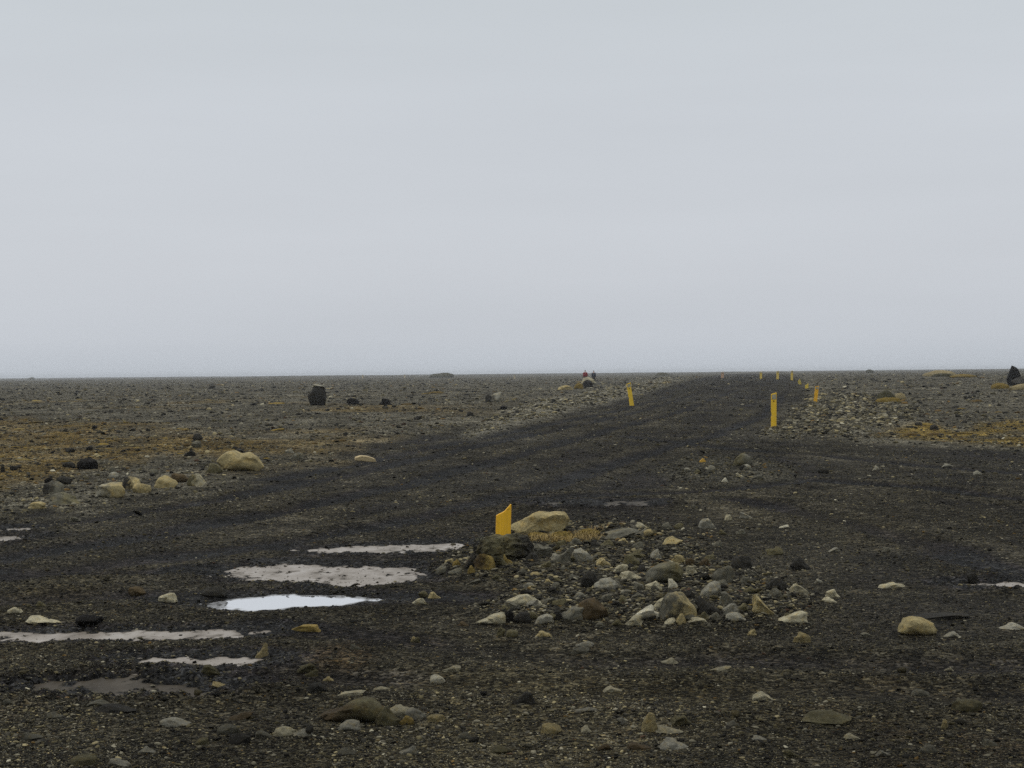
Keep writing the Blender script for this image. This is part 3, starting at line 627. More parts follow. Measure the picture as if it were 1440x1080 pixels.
# --- stones of the near ground and the plain
NEAR = [(218, 836, 248, 848, 's', 'P', 'pale stone left of the clear white puddle'), (177, 827, 204, 839, 'r', 'B', 'brown low stone near the pale stone by the clear puddle'), (282, 827, 318, 840, 'r', 'D', 'dark brown low stone at the tip of the clear puddle'), (34, 868, 81, 878, 's', 'P', 'pale flat stone above the long thin puddle'),
 (103, 866, 141, 881, 'r', 'K', 'black low rock above the long thin puddle'), (358, 908, 378, 926, 'a', 'T', 'small tan stone at the end of the small silty puddle'), (403, 878, 452, 889, 's', 'Y', 'yellowish flat stones patch right of the long thin puddle'), (413, 935, 449, 948, 's', 'O'), (277, 943, 309, 954, 's', 'O'),
 (295, 962, 327, 971, 's', 'T'), (120, 986, 154, 993, 's', 'G'), (125, 994, 192, 1004, 's', 'D', 'long dark flat slab in the foreground gravel'), (315, 1002, 354, 1013, 's', 'B'), (382, 1023, 413, 1036, 'r', 'P'), (356, 1027, 384, 1039, 's', 'G'), (303, 1020, 334, 1034, 'r', 'G'), (317, 1033, 350, 1048, 'r', 'D'),
 (218, 1012, 267, 1023, 's', 'L', 'light flat slab bedded in the foreground gravel, longest there'), (270, 1038, 297, 1048, 's', 'O'), (147, 1067, 184, 1079, 's', 'L'), (95, 1063, 135, 1078, 'r', 'O'), (190, 1050, 222, 1060, 's', 'L'), (430, 962, 460, 974, 'r', 'D'), (426, 944, 448, 952, 's', 'O'), (452, 952, 470, 958, 's', 'T'),
 (472, 972, 513, 978, 's', 'P', 'thin pale sliver of stone lying behind the brown-grey rock'), (522, 966, 548, 971, 's', 'P'), (619, 937, 648, 946, 's', 'P', 'pale oval stone on bare gravel behind the bluish white one'), (604, 950, 626, 962, 'r', 'W', 'small bluish white rounded stone on bare gravel'),
 (719, 976, 753, 992, 'a', 'D', 'dark olive peaked stone in the foreground'), (575, 896, 593, 904, 's', 'O'), (488, 906, 510, 914, 's', 'G'), (760, 1018, 791, 1033, 'r', 'T', 'tan rounded stone in the foreground gravel'), (816, 1021, 834, 1031, 'a', 'P'), (901, 1004, 927, 1031, 'a', 'T', 'tan upright stone above the pale foreground slab'),
 (922, 1022, 966, 1032, 's', 'P', 'pale slab at the foot of the tan upright stone'), (920, 1041, 978, 1055, 's', 'L', 'broad pale slab in the bottom gravel'), (879, 1046, 919, 1055, 's', 'B'), (840, 1047, 865, 1056, 's', 'B'), (807, 995, 841, 1002, 's', 'L'), (845, 966, 878, 974, 's', 'P'), (927, 926, 958, 934, 's', 'P'),
 (993, 937, 1037, 945, 's', 'P', 'long pale low stone behind the foreground gravel'), (1060, 974, 1098, 987, 'w', 'P'), (943, 1008, 974, 1021, 'a', 'O'), (868, 1010, 884, 1019, 's', 'L'), (807, 903, 838, 909, 's', 'L'), (800, 911, 830, 920, 's', 'G'), (1054, 1035, 1082, 1041, 's', 'L'), (1019, 1014, 1042, 1022, 's', 'G'),
 (1281, 863, 1371, 871, 's', 'D', 'long flat dull dark slab behind the lone tan boulder'), (1236, 819, 1279, 828, 's', 'P', 'pale low stone on gravel towards the bright puddle sliver'), (1344, 986, 1385, 1002, 'r', 'O', 'olive-grey low stone in the foreground gravel'), (1112, 1003, 1211, 1021, 's', 'O', 'very long low olive slab in the foreground gravel'),
 (1323, 1012, 1335, 1025, 'a', 'T', 'small tan upright stone in the foreground gravel'), (1295, 1048, 1319, 1060, 'r', 'G'), (1188, 1032, 1214, 1041, 's', 'P'), (1361, 809, 1377, 823, 'r', 'D', 'small dark stone at the end of the bright puddle sliver'), (1407, 877, 1450, 886, 's', 'L', 'pale flat stone past the lone tan boulder'),
 (1329, 889, 1354, 897, 's', 'L'), (1328, 938, 1346, 944, 's', 'P'), (1280, 970, 1310, 979, 's', 'G'), (1210, 890, 1230, 896, 's', 'G'), (1240, 770, 1256, 776, 's', 'G'), (1380, 1040, 1405, 1050, 's', 'G'), (1100, 1055, 1130, 1066, 's', 'O'), (1230, 1055, 1255, 1064, 's', 'L'),
 (640, 1030, 668, 1040, 's', 'G'), (690, 1050, 720, 1061, 'r', 'O'), (560, 1050, 590, 1062, 's', 'L'), (470, 1052, 500, 1063, 'a', 'G'), (20, 1030, 60, 1042, 's', 'G'), (8, 855, 30, 863, 's', 'P'), (48, 846, 64, 853, 's', 'O'), (0, 985, 20, 992, 's', 'G'), (60, 1003, 90, 1011, 's', 'G'), (405, 1026, 440, 1036, 's', 'L'),
 (487, 560, 505, 570, 'r', 'K', 'black low rock right of the big dark upright boulder'), (532, 561, 549, 570, 'a', 'K', 'black jagged stones on the plain past the black low rock'), (268, 620, 282, 630, 'r', 'G'), (270, 610, 284, 620, 'r', 'D'), (255, 633, 275, 642, 's', 'D'), (400, 631, 413, 638, 's', 'L', 'pale stone past the two-humped tan boulder'), (405, 637, 428, 646, 's', 'G'),
 (327, 631, 347, 637, 's', 'D'), (90, 630, 104, 637, 'r', 'D'), (120, 627, 130, 634, 'r', 'D'), (152, 656, 162, 665, 'r', 'G'), (150, 664, 166, 673, 'r', 'L'), (61, 671, 74, 680, 'r', 'K'), (78, 671, 98, 682, 'r', 'D'), (208, 660, 222, 668, 'r', 'G'), (0, 655, 6, 665, 'r', 'D'), (12, 655, 25, 662, 'r', 'D'), (95, 727, 112, 734, 's', 'G'),
 (129, 598, 136, 603, 'r', 'K'), (655, 579, 666, 586, 'a', 'D'), (703, 571, 713, 577, 'r', 'K'), (290, 542, 302, 547, 'a', 'D'), (1308, 597, 1322, 605, 'r', 'D', 'dark stone lying on the ochre moss sheet'), (1287, 594, 1298, 599, 'r', 'D'), (1228, 655, 1238, 661, 's', 'L'), (1325, 652, 1342, 657, 's', 'L'), (1368, 662, 1382, 668, 's', 'L'),
 (1014, 672, 1024, 678, 's', 'W'), (1035, 665, 1046, 671, 's', 'P'), (962, 658, 972, 664, 'a', 'L'), (975, 660, 986, 666, 's', 'O'), (995, 655, 1008, 662, 's', 'L'), (1060, 668, 1076, 674, 's', 'G'), (1150, 658, 1168, 666, 'r', 'D')]
for q in NEAR:
    rock(*q[:6], label=q[6] if len(q) > 6 else None)
# the pile in front of the walkers, and far lumps on the skyline
rock(817, 531, 839, 541, 'a', 'P', 'pale slanted rock in the far pile before the two walkers', outline=[(-1, -1), (-0.6, 0.6), (-0.1, 1), (0.5, 0.4), (1, -0.6), (0.9, -1)])
rock(820, 535, 834, 545, 'r', 'K', 'dark rock at the front of the far pile before the walkers')
rock(784, 542, 806, 549, 's', 'T', 'tan far rock low on the plain near the far pile')
for x0, y0, x1, y1, lb in [(602, 524, 638, 529.5, 'long dark earth mound on the skyline'), (36, 530.5, 48, 533, 'small dark lump on the bare skyline'), (922, 523.5, 945, 526.5, 'low dark rise on the skyline beyond the leaning stake'),
                           (1219, 519.3, 1232, 522.5, 'grey lump on the skyline by the straw-topped mound')]:
    gxx, gyy, gzz = ground((x0 + x1) / 2, 534.2 if x0 < 100 else 531 if x0 < 900 else 528.2 if x0 < 1000 else 524.6)
    mpp = gyy / FPX
    v, f = rock_verts('r', int(x0), 3); wd = (x1 - x0) * mpp; 
    _, ybase = project(gxx, gyy, gzz); ht = (float(ybase) - y0) * mpp
    v = v * np.array([wd / 2, wd * 0.4, ht]) ; me = mesh_np('mound', v, f); o = link('mound', me, M_MOSS_D); o.location = (gxx, gyy + wd * .4, gzz)
    tag(o, lb, 'mound', kind='structure')

# ------------------------------------------------------------------ marker stakes
def extrude(pts, th, name, material, parent=None, bevel=0.006, y0=0.0):
    bm = bmesh.new()
    vs = [bm.verts.new((a, y0 - th / 2, b)) for a, b in pts]; fc = bm.faces.new(vs)
    ex = bmesh.ops.extrude_face_region(bm, geom=[fc]); bmesh.ops.translate(bm, verts=[g for g in ex['geom'] if isinstance(g, bmesh.types.BMVert)], vec=(0, th, 0))
    bmesh.ops.recalc_face_normals(bm, faces=bm.faces[:])
    if bevel: bmesh.ops.bevel(bm, geom=bm.edges[:], offset=bevel, segments=2, affect='EDGES')
    me = bpy.data.meshes.new(name); bm.to_mesh(me); bm.free()
    return link(name, me, material, parent)
def stake(px, ytop, ybot, wpx, label, lean=0.0, tint=(0.92, 0.58, 0.025), broken=False, detail=True, group=None, face=0.0, dist=None):
    x, y, z = ground(px, ybot)
    mpp = y / FPX; hgt = (ybot - ytop) * mpp; w = max(wpx * mpp, 0.10)
    e = bpy.data.objects.new('marker_stake', None); C.objects.link(e)
    e.location = (x, y, z); e.rotation_euler = (0, lean, face)
    hb = hgt / math.cos(lean)
    if broken: pts = [(-w / 2, -0.15), (w / 2, -0.15), (w * 0.5, hb), (w * 0.43, hb * 0.985), (w * 0.34, hb * 0.93), (w * 0.22, hb * 0.87), (w * 0.12, hb * 0.815), (-w * 0.02, hb * 0.765), (-w * 0.2, hb * 0.725), (-w * 0.34, hb * 0.70), (-w * 0.44, hb * 0.665), (-w * 0.5, hb * 0.665)]
    elif detail: pts = [(-w / 2, -0.2), (w / 2, -0.2), (w / 2, hb), (-w / 2, hb * 0.955), (-w / 2, hb * 0.42), (-w * 0.40, hb * 0.37), (-w * 0.38, hb * 0.32), (-w / 2, hb * 0.28)]
    else: pts = [(-w / 2, -0.2), (w / 2, -0.2), (w / 2, hb), (-w / 2, hb * 0.95)]
    bd = extrude(pts, max(0.035, w * 0.3), 'stake_board', M_YEL, e, 0.004); bd.color = (*tint, 1)
    th = max(0.035, w * 0.3)
    if not broken and hgt > 0.5:
        r_ = extrude([(-w * 0.36, hb * 0.80), (w * 0.40, hb * 0.80), (w * 0.40, hb * 0.95), (-w * 0.36, hb * 0.93)], 0.008, 'reflector', M_REFL, e, 0.002, -th / 2 - 0.004)
        bm = bmesh.new(); bmesh.ops.create_cone(bm, cap_ends=True, segments=12, radius1=w * 0.13, radius2=w * 0.11, depth=0.014, matrix=Matrix.Translation((0, -th / 2 - 0.004, hb * 0.745)) @ Matrix.Rotation(math.pi / 2, 4, 'X'))
        me = bpy.data.meshes.new('bolt'); bm.to_mesh(me); bm.free(); link('bolt', me, M_BOLT, e)
    tag(e, label, 'marker stake', group or 'yellow marker stakes along the track')
    return e
stake(707.5, 709, 757, 21, 'yellow stake snapped off short behind the lichened rocks', 0.03, (0.95, 0.53, 0.014), broken=True, face=0.1)
stake(1088, 553, 601, 7.6, 'tall upright yellow stake with chipped edge standing on the gravel berm', 0.01)
stake(888.5, 538, 570.5, 6, 'yellow stake leaning over at the open left verge of the track', -0.14, (0.90, 0.60, 0.03))
stake(1146.5, 544, 567, 5, 'plain orange-yellow stake tipped to one side behind the tall upright stake', 0.12, (0.90, 0.48, 0.015))
stake(1134.5, 539, 546, 4.5, 'low yellow stump behind the tipped orange-yellow stake', 0, (0.78, 0.56, 0.05), broken=True)
stake(1125, 533, 540.5, 4, 'second low yellow stump farther round the bend', -0.25, (0.55, 0.42, 0.05), broken=True)
FARL = 'thin distant yellow stake at the far bend of the track'
for px, a, b_, wv in ((1113.5, 521.5, 535.5, 3.2), (1093.5, 521.5, 533.5, 3.4), (1070, 522.5, 533, 3.2)):
    stake(px, a, b_, wv, FARL, 0.02, (0.78, 0.56, 0.10), detail=False, group='thin distant stakes at the far bend')
stake(1016, 523, 532, 3.6, 'faded pinkish distant stake on the far left of the bend', 0.0, (0.55, 0.34, 0.2), detail=False)
for px, a, b_ in ((510, 527, 532.2), (569, 526.5, 531.8), (723.5, 527, 533.5)):
    stake(px, a, b_, 2.2, 'tiny pale far stake out on the plain', 0, (0.55, 0.46, 0.3), detail=False, group='tiny far stakes on the plain')
x, y, z = ground(988, 650)
mpp = y / FPX
e = extrude([(-4.5 * mpp, -0.03), (4.5 * mpp, -0.03), (4.2 * mpp, 2.2 * mpp), (0.5 * mpp, 6 * mpp), (-4.5 * mpp, 1.2 * mpp)], 0.04, 'stake_stub', M_YEL, None, 0.003)
e.location = (x, y, z); e.color = (0.62, 0.36, 0.04, 1); tag(e, 'orange wedge-shaped stub of a broken stake on the stony patch', 'stake stub')
# bleached plank on the verge
x, y, z = ground(514, 648); mpp = y / FPX
e = extrude([(-15 * mpp, 0.0), (8 * mpp, -0.01), (15 * mpp, -0.01), (13 * mpp, 0.045), (2 * mpp, 0.085), (-7 * mpp, 0.09), (-15 * mpp, 0.055)], 0.14, 'driftwood_plank', M_WOOD, None, 0.008)
e.location = (x, y, z); e.rotation_euler = (0.1, 0.06, 0.25); tag(e, 'bleached curved scrap of wood lying on the verge', 'wood scrap')

# ------------------------------------------------------------------ moss mounds, dry grass
def moss_mound(x0, y0, x1, y1, m_, label, seed, depth=0.8):
    x, y, z = ground((x0 + x1) / 2, y1); mpp = y / FPX; w = (x1 - x0) * mpp; h = (y1 - y0) * mpp
    d, f = ICO[4]; v = d.copy(); k = 1 + 0.22 * n3(d, 2.0, seed) + 0.12 * n3(d, 6, seed + 1) + 0.06 * n3(d, 16, seed + 2)
    v = v * k[:, None]; v = v / np.abs(v).max(0); v[:, 2] = np.where(v[:, 2] < 0, v[:, 2] * 0.3, v[:, 2])
    v *= np.array([w / 2, w / 2 * depth, h]); o = link('moss_mound', mesh_np('moss_mound', v, f), m_); o.location = (x, y + w / 2 * depth, float(H(x, y + w / 2 * depth)[0]))
    tag(o, label, 'moss mound'); return o
moss_mound(1234, 549, 1264, 563, M_MOSS_D, 'dark domed mossy hummock with ochre foot', 3)
moss_mound(1258, 552, 1277, 562, M_MOSS_P, 'small straw-coloured moss cushion against the dark domed hummock', 4)
moss_mound(1232, 559, 1272, 566, M_MOSS_O, 'ochre moss foot spread below the dark domed hummock', 5, 0.5)
moss_mound(1300, 521, 1350, 530, M_MOSS_P, 'long straw-topped mound just under the skyline', 6, 0.5)
moss_mound(1310, 524.5, 1345, 530, M_MOSS_D, 'dark shelf in the face of the straw-topped mound', 7, 0.2)
moss_mound(1335, 526, 1376, 531, M_MOSS_O, 'low ochre tail of the straw-topped mound', 8, 0.4)
moss_mound(1395, 538, 1422, 547, M_MOSS_O, 'ochre moss cushion before the tall black slab', 9, 0.6)
moss_mound(1422, 540, 1470, 549, M_MOSS_P, 'straw moss bank under the dark olive rock', 10, 0.5)
moss_mound(807, 538, 821, 547, M_MOSS_O, 'ochre moss hummock beside the far rock pile', 11, 0.6)
def tuft(x0, y0, x1, y1, n, colr_, label, seed, droop=0.8):
    x, y, z = ground((x0 + x1) / 2, y1); mpp = y / FPX; w = (x1 - x0) * mpp; h = (y1 - y0) * mpp
    rg = np.random.default_rng(seed); vs, fs = [], []
    for i in range(n):
        bx = rg.uniform(-0.5, 0.5) * w * 0.8; by = rg.uniform(-0.3, 0.9) * w * 0.6
        a = rg.uniform(0, 2 * math.pi); L = h * (0.10 + 0.75 * rg.random() ** 2); out_ = L * rg.uniform(0.4, 3.2) * droop; ww = rg.uniform(0.0008, 0.0024)
        p0 = np.array([bx, by, float(-0.01)]); p1 = p0 + [math.cos(a) * out_ * .4, math.sin(a) * out_ * .4, L * .8]; p2 = p0 + [math.cos(a) * out_ * 1.2, math.sin(a) * out_ * 1.2, L * rg.uniform(0.05, 0.9)]
        sx = np.array([math.sin(a + 0.6), -math.cos(a + 0.6), 0]) * ww
        k = len(vs); vs += [p0 - sx, p0 + sx, p1 + sx * .8, p1 - sx * .8, p2]
        fs += [(k, k + 1, k + 2), (k, k + 2, k + 3), (k + 3, k + 2, k + 4)]
    o = link('dry_grass_tuft', mesh_np('tuft', vs, fs, False), M_GRASS); o.location = (x, y, z); o.color = (*colr_, 1)
    tag(o, label, 'grass tuft', 'dry grass around the boulders'); return o
OC = (0.27, 0.185, 0.05)
moss_mound(738, 748, 772, 757, M_MOSS_O, 'ochre moss cushion grown along the front of the tan boulder', 21, 0.5)
moss_mound(768, 747, 812, 760, M_MOSS_O, 'wider ochre moss cushion at the outer corner of the tan boulder', 22, 0.5)
moss_mound(806, 744, 846, 756, M_MOSS_O, 'ochre moss hump between the tan boulder and grey slab', 23, 0.6)
tuft(742, 742, 775, 761, 420, OC, 'ochre dry grass tuft at the front foot of the tan boulder', 1)
tuft(772, 744, 806, 763, 420, OC, 'ochre dry grass tuft at the outer corner of the tan boulder', 2)
tuft(800, 737, 846, 760, 340, (0.27, 0.19, 0.06), 'wide brownish dry grass tuft between tan boulder and grey slab', 3)
tuft(824, 733, 850, 748, 160, (0.24, 0.155, 0.05), 'upright rusty grass tuft behind the grey slab', 4, 0.5)
tuft(728, 752, 752, 784, 300, (0.085, 0.08, 0.055), 'grey bristly grass over the end of the lichened rock', 5)
tf = tuft(676, 757, 712, 768, 300, (0.10, 0.10, 0.05), 'olive mossy tuft on top of the dark lichen-crusted slab', 6)
_s = [o for o in C.objects if o.get('label', '').startswith('dark lichen-crusted slab')][0]
tf.location = _s.location + Vector((0.05, -0.02, max(v.co.z for v in _s.data.vertices) - 0.05))
tuft(666, 780, 694, 797, 120, (0.22, 0.14, 0.03), 'orange lichen tuft below the dark lichen-crusted slab', 7)
tuft(1072, 594, 1108, 603, 120, (0.16, 0.11, 0.03), 'ochre moss tuft at the foot of the tall upright stake', 8)

# ------------------------------------------------------------------ loose stones (shared meshes, one stuff mass; the largest as single things)
protos = []
PC = bpy.data.collections.new('stone_shapes'); MC = bpy.data.collections.new('moss_shapes')
for i in range(14):
    v, f = rock_verts('aasw'[i % 4], 900 + i, 1 if i < 8 else 2)
    fl = (0.34, 0.5, 0.22, 0.4)[i % 4]
    me = mesh_np('loose_stone_%02d' % i, v * np.array([1, 0.75, fl]), f, smooth=False); me.materials.append(M_PEB)
    o = bpy.data.objects.new('loose_stone_%02d' % i, me); PC.objects.link(o); protos.append(me)
for i in range(6):
    d, f = ICO[3]; k = 1 + 0.35 * n3(d, 2.4, 700 + i) + 0.2 * n3(d, 7, 720 + i)
    v = d * k[:, None]; v[:, 2] *= 0.28; v /= np.abs(v[:, :2]).max()
    me = mesh_np('moss_cushion_%02d' % i, v, f); me.materials.append(M_MOSSI)
    o = bpy.data.objects.new('moss_cushion_%02d' % i, me); MC.objects.link(o)
def gn_scatter(name, coll, P, rot, scl, idx, tone):
    me = bpy.data.meshes.new(name); me.vertices.add(len(P)); me.vertices.foreach_set('co', P.astype(np.float32).ravel())
    for nm, ty, ar in (('rot', 'FLOAT_VECTOR', rot), ('scl', 'FLOAT_VECTOR', scl), ('tone', 'FLOAT_COLOR', tone)):
        a = me.attributes.new(nm, ty, 'POINT'); a.data.foreach_set('color' if 'COLOR' in ty else 'vector', ar.astype(np.float32).ravel())
    a = me.attributes.new('pick', 'INT', 'POINT'); a.data.foreach_set('value', idx.astype(np.int32))
    o = link(name, me)
    g = bpy.data.node_groups.new(name, 'GeometryNodeTree')
    g.interface.new_socket('Geometry', in_out='INPUT', socket_type='NodeSocketGeometry'); g.interface.new_socket('Geometry', in_out='OUTPUT', socket_type='NodeSocketGeometry')
    gi = N(g, 'NodeGroupInput'); go_ = N(g, 'NodeGroupOutput'); m2p = N(g, 'GeometryNodeMeshToPoints'); iop = N(g, 'GeometryNodeInstanceOnPoints')
    ci = N(g, 'GeometryNodeCollectionInfo'); ci.inputs[0].default_value = coll; ci.inputs['Separate Children'].default_value = True; ci.inputs['Reset Children'].default_value = True
    def na(nm, ty):
        q = N(g, 'GeometryNodeInputNamedAttribute', data_type=ty); q.inputs[0].default_value = nm; return q.outputs[0]
    g.links.new(gi.outputs[0], m2p.inputs[0]); g.links.new(m2p.outputs[0], iop.inputs['Points']); g.links.new(ci.outputs[0], iop.inputs['Instance'])
    iop.inputs['Pick Instance'].default_value = True
    g.links.new(na('pick', 'INT'), iop.inputs['Instance Index'])
    er = N(g, 'FunctionNodeEulerToRotation'); g.links.new(na('rot', 'FLOAT_VECTOR'), er.inputs[0]); g.links.new(er.outputs[0], iop.inputs['Rotation'])
    g.links.new(na('scl', 'FLOAT_VECTOR'), iop.inputs['Scale']); g.links.new(iop.outputs[0], go_.inputs[0])
    md = o.modifiers.new('scatter', 'NODES'); md.node_group = g
    return o
PAL = np.array([(0.012, 0.0115, 0.0105), (0.028, 0.027, 0.024), (0.064, 0.060, 0.048), (0.092, 0.081, 0.048), (0.18, 0.168, 0.130), (0.26, 0.225, 0.135), (0.13, 0.085, 0.032), (0.055, 0.034, 0.023), (0.36, 0.34, 0.27)])
PNAME = ['black', 'dark grey', 'grey', 'olive grey', 'light grey', 'tan', 'ochre', 'reddish brown', 'whitish']
W_ROAD = np.array([.22, .26, .22, .15, .085, .035, .008, .006, .010]); W_FIELD = np.array([.20, .24, .22, .12, .10, .05, .03, .02, .01])
W_ISL = np.array([.16, .26, .26, .15, .09, .055, .015, .01, .01]); W_BERM = np.array([.08, .14, .28, .16, .20, .10, .01, .0, .03])
def pick(wts):
    c = np.cumsum(wts / wts.sum(1, keepdims=True), 1); return np.minimum((RNG.random(len(wts))[:, None] > c).sum(1), 8)
def sample(n):
    px = RNG.uniform(-170, 1610, n); py = 526 + 620 * RNG.random(n)
    x, y = flat(px, py); px, py = px, py
    keep = (y < 420) & (y > 4)
    return px[keep], py[keep], x[keep], y[keep]
NS = 600000
px, py, x, y = sample(NS)
e1 = [RNG.uniform(600, 1190, 60000), RNG.uniform(705, 895, 60000)]; e2 = [RNG.uniform(1060, 1310, 16000), RNG.uniform(553, 622, 16000)]; e3 = [RNG.uniform(-100, 1540, 60000), RNG.uniform(930, 1130, 60000)]
e4 = [RNG.uniform(630, 970, 22000), RNG.uniform(528, 618, 22000)]
for k_, ee in enumerate((e1, e2, e3, e4)):
    qx, qy = ee; zq = zones(qx, qy); m_ = RNG.random(len(qx)) < (zq['island'] * 0.42, zq['bermr'], 0.5 * sstep(930, 1040, qy), zq['berml'])[k_]
    qx, qy = qx[m_], qy[m_]; wx, wy = flat(qx, qy)
    px = np.append(px, qx); py = np.append(py, qy); x = np.append(x, wx); y = np.append(y, wy)
z = zones(px, py)
dens = 0.50 + 0.20 * (1 - z['road']) + 0.5 * z['island'] + 0.6 * z['patch'] + 0.6 * z['bermr'] + 0.45 * z['berml'] + 0.35 * sstep(740, 980, py)
_q = rut(x, y); dens = dens * (1 + 0.5 * np.exp(-((_q - 0.48) / 0.2) ** 2) * z['road'])
dens = dens * (1 - 0.5 * np.exp(-(rut(x, y) / 0.3) ** 2) * z['road'] * sstep(150, 60, np.hypot(x, y)))
dens = dens * (0.55 + 0.6 * sstep(-0.4, 0.4, fbm(x / 1.3, y / 2.0, 3, 123)))
for p in PUD:
    s = np.hypot(x - p[4], y - p[5]) < 3
    if s.any():
        sd_ = pud_sd(x[s], y[s], p); dens[s] *= np.where(sd_ < -0.02, 0.05 if p[1] == 'clear' else 0.5, 1)
keep = RNG.random(len(px)) < dens
for fx_, fy_, fr_ in FOOT[:60]:
    keep &= ~((x - fx_) ** 2 + (y - fy_) ** 2 < (fr_ * 0.7) ** 2)
px, py, x, y = px[keep], py[keep], x[keep], y[keep]; z = {k: v[keep] for k, v in z.items()}
n = len(px)
u = RNG.random(n)
smin = 1.6; alpha = 2.45
spx = smin * (1 - u) ** (-1 / alpha)
big_ok = 0.55 + 1.6 * z['island'] + 0.5 * z['patch'] + 0.6 * z['bermr'] + 0.3 * z['berml'] + 0.45 * (1 - z['road']) + 0.35 * sstep(900, 1000, py)
spx = smin + (spx - smin) * big_ok
cap_px = np.where(z['road'] > 0.6, 6.5, 9) + 3.5 * z['island'] + 3.5 * sstep(930, 1030, py)
dist = np.hypot(x, y)
ssz = np.clip(spx * dist / FPX, 0.006, 0.55)
wts = W_FIELD[None] * (1 - z['road'])[:, None] + W_ROAD[None] * z['road'][:, None]
for kz, ww in (('island', W_ISL), ('patch', W_ISL), ('bermr', W_BERM), ('berml', W_BERM)): wts = wts * (1 - z[kz])[:, None] + ww[None] * z[kz][:, None]
nf = sstep(880, 1000, py)[:, None] * 0.4; wts = wts * (1 - nf) + W_ISL[None] * nf
ci_ = pick(wts); tone = PAL[ci_] * RNG.uniform(0.7, 1.35, (n, 1)) * np.array([1.03, 1.0, 0.90])
pt = sstep(-0.45, 0.5, fbm(x / 1.1, y / 3.0, 4, 230)) * 0.55 + 0.55; tone = tone * (1 + (pt - 1) * z['road'] * (1 - 0.7 * z['island']))[:, None]
zz = H(x, y)
for p in PUD:
    if p[1] != 'silty': continue
    s = np.where((np.hypot(x - p[4], y - p[5]) < 3))[0]; s = s[pud_sd(x[s], y[s], p) < 0]; s = s[RNG.random(len(s)) < 0.6]
    zz[s] = np.maximum(zz[s], p[3] - 0.002); tone[s] *= 0.5
idx = RNG.integers(0, 14, n)
rot = np.stack([RNG.normal(0, 0.22, n), RNG.normal(0, 0.22, n), RNG.uniform(0, 6.283, n)], 1)
hs = ssz / 2
scl = np.stack([hs * RNG.uniform(0.85, 1.2, n), hs * RNG.uniform(0.8, 1.1, n), hs * RNG.uniform(0.6, 1.15, n)], 1)
P = np.stack([x, y, zz + hs * 0.12], 1)
# the largest become things of their own
order = np.argsort(-spx); inview = (px > 4) & (px < 1436) & (py < 1076) & (py > 545)
single = [i for i in order if inview[i] and spx[i] > 10][:70]
isng = np.zeros(n, bool); isng[single] = True
isng |= False
rest = ~isng
scl[rest] *= np.minimum(1, cap_px[rest] / spx[rest])[:, None]
for i in single:
    k = min(1, 15 / spx[i])
    me = protos[int(idx[i])]
    o = bpy.data.objects.new('loose_stone', me.copy()); o.data.materials.clear(); o.data.materials.append(M_STONE); C.objects.link(o)
    o.location = P[i]; o.rotation_euler = rot[i]; o.scale = scl[i] * k
    o.color = (*tone[i], 1); o['rind'] = tuple(float(c) for c in tone[i]); o['grain'] = 1.0
    X_, Y_ = float(px[i]), float(py[i])
    lb = 'loose %s pebble %s' % (PNAME[int(ci_[i])], place_phrase(X_, Y_)); tag(o, lb, 'pebble', 'pebbles: ' + lb)
o = gn_scatter('gravel', PC, P[rest], rot[rest], scl[rest], idx[rest], np.concatenate([tone[rest], np.ones((rest.sum(), 1))], 1))
tag(o, 'loose mixed gravel and pebbles strewn over the plain and track', 'gravel', kind='stuff')
# moss cushions between the stones of the plain
px, py, x, y = sample(26000); z = zones(px, py)
fm = sstep(0.0, 0.45, fbm(x / 6, y / 9, 4, 21)) * (1 - z['road']) * sstep(820, 500, px) * sstep(533, 560, py)
far = (1 - z['road']) * sstep(0.1, 0.5, fbm(x / 9, y / 14, 3, 22)) * 0.18 * sstep(528, 540, py)
keep = RNG.random(len(px)) < np.clip(z['mossl'] * 0.75 + z['mossr'] * 0.9 + fm * 0.42 + far + 0.035 * z['island'], 0, 1)
px, py, x, y = px[keep], py[keep], x[keep], y[keep]; n = len(px)
spx = np.minimum(3.2 * (1 - RNG.random(n)) ** (-1 / 2.2), 20); dist = np.hypot(x, y); hs = np.clip(spx * dist / FPX, 0.02, 1.1) / 2 * 1.3
MP = np.array([(0.120, 0.083, 0.021), (0.18, 0.125, 0.030), (0.075, 0.050, 0.016), (0.22, 0.165, 0.055), (0.050, 0.040, 0.016)])
tone = MP[RNG.choice(5, n, p=[.34, .2, .24, .08, .14])] * RNG.uniform(0.75, 1.25, (n, 1))
rot = np.stack([RNG.normal(0, .05, n), RNG.normal(0, .05, n), RNG.uniform(0, 6.28, n)], 1)
scl = np.stack([hs, hs * RNG.uniform(.7, 1.2, n), hs * RNG.uniform(0.5, 1.1, n)], 1)
o = gn_scatter('moss', MC, np.stack([x, y, H(x, y)], 1), rot, scl, RNG.integers(0, 6, n), np.concatenate([tone, np.ones((n, 1))], 1))
tag(o, 'rusty ochre moss cushions spread between the stones of the plain', 'moss', kind='stuff')

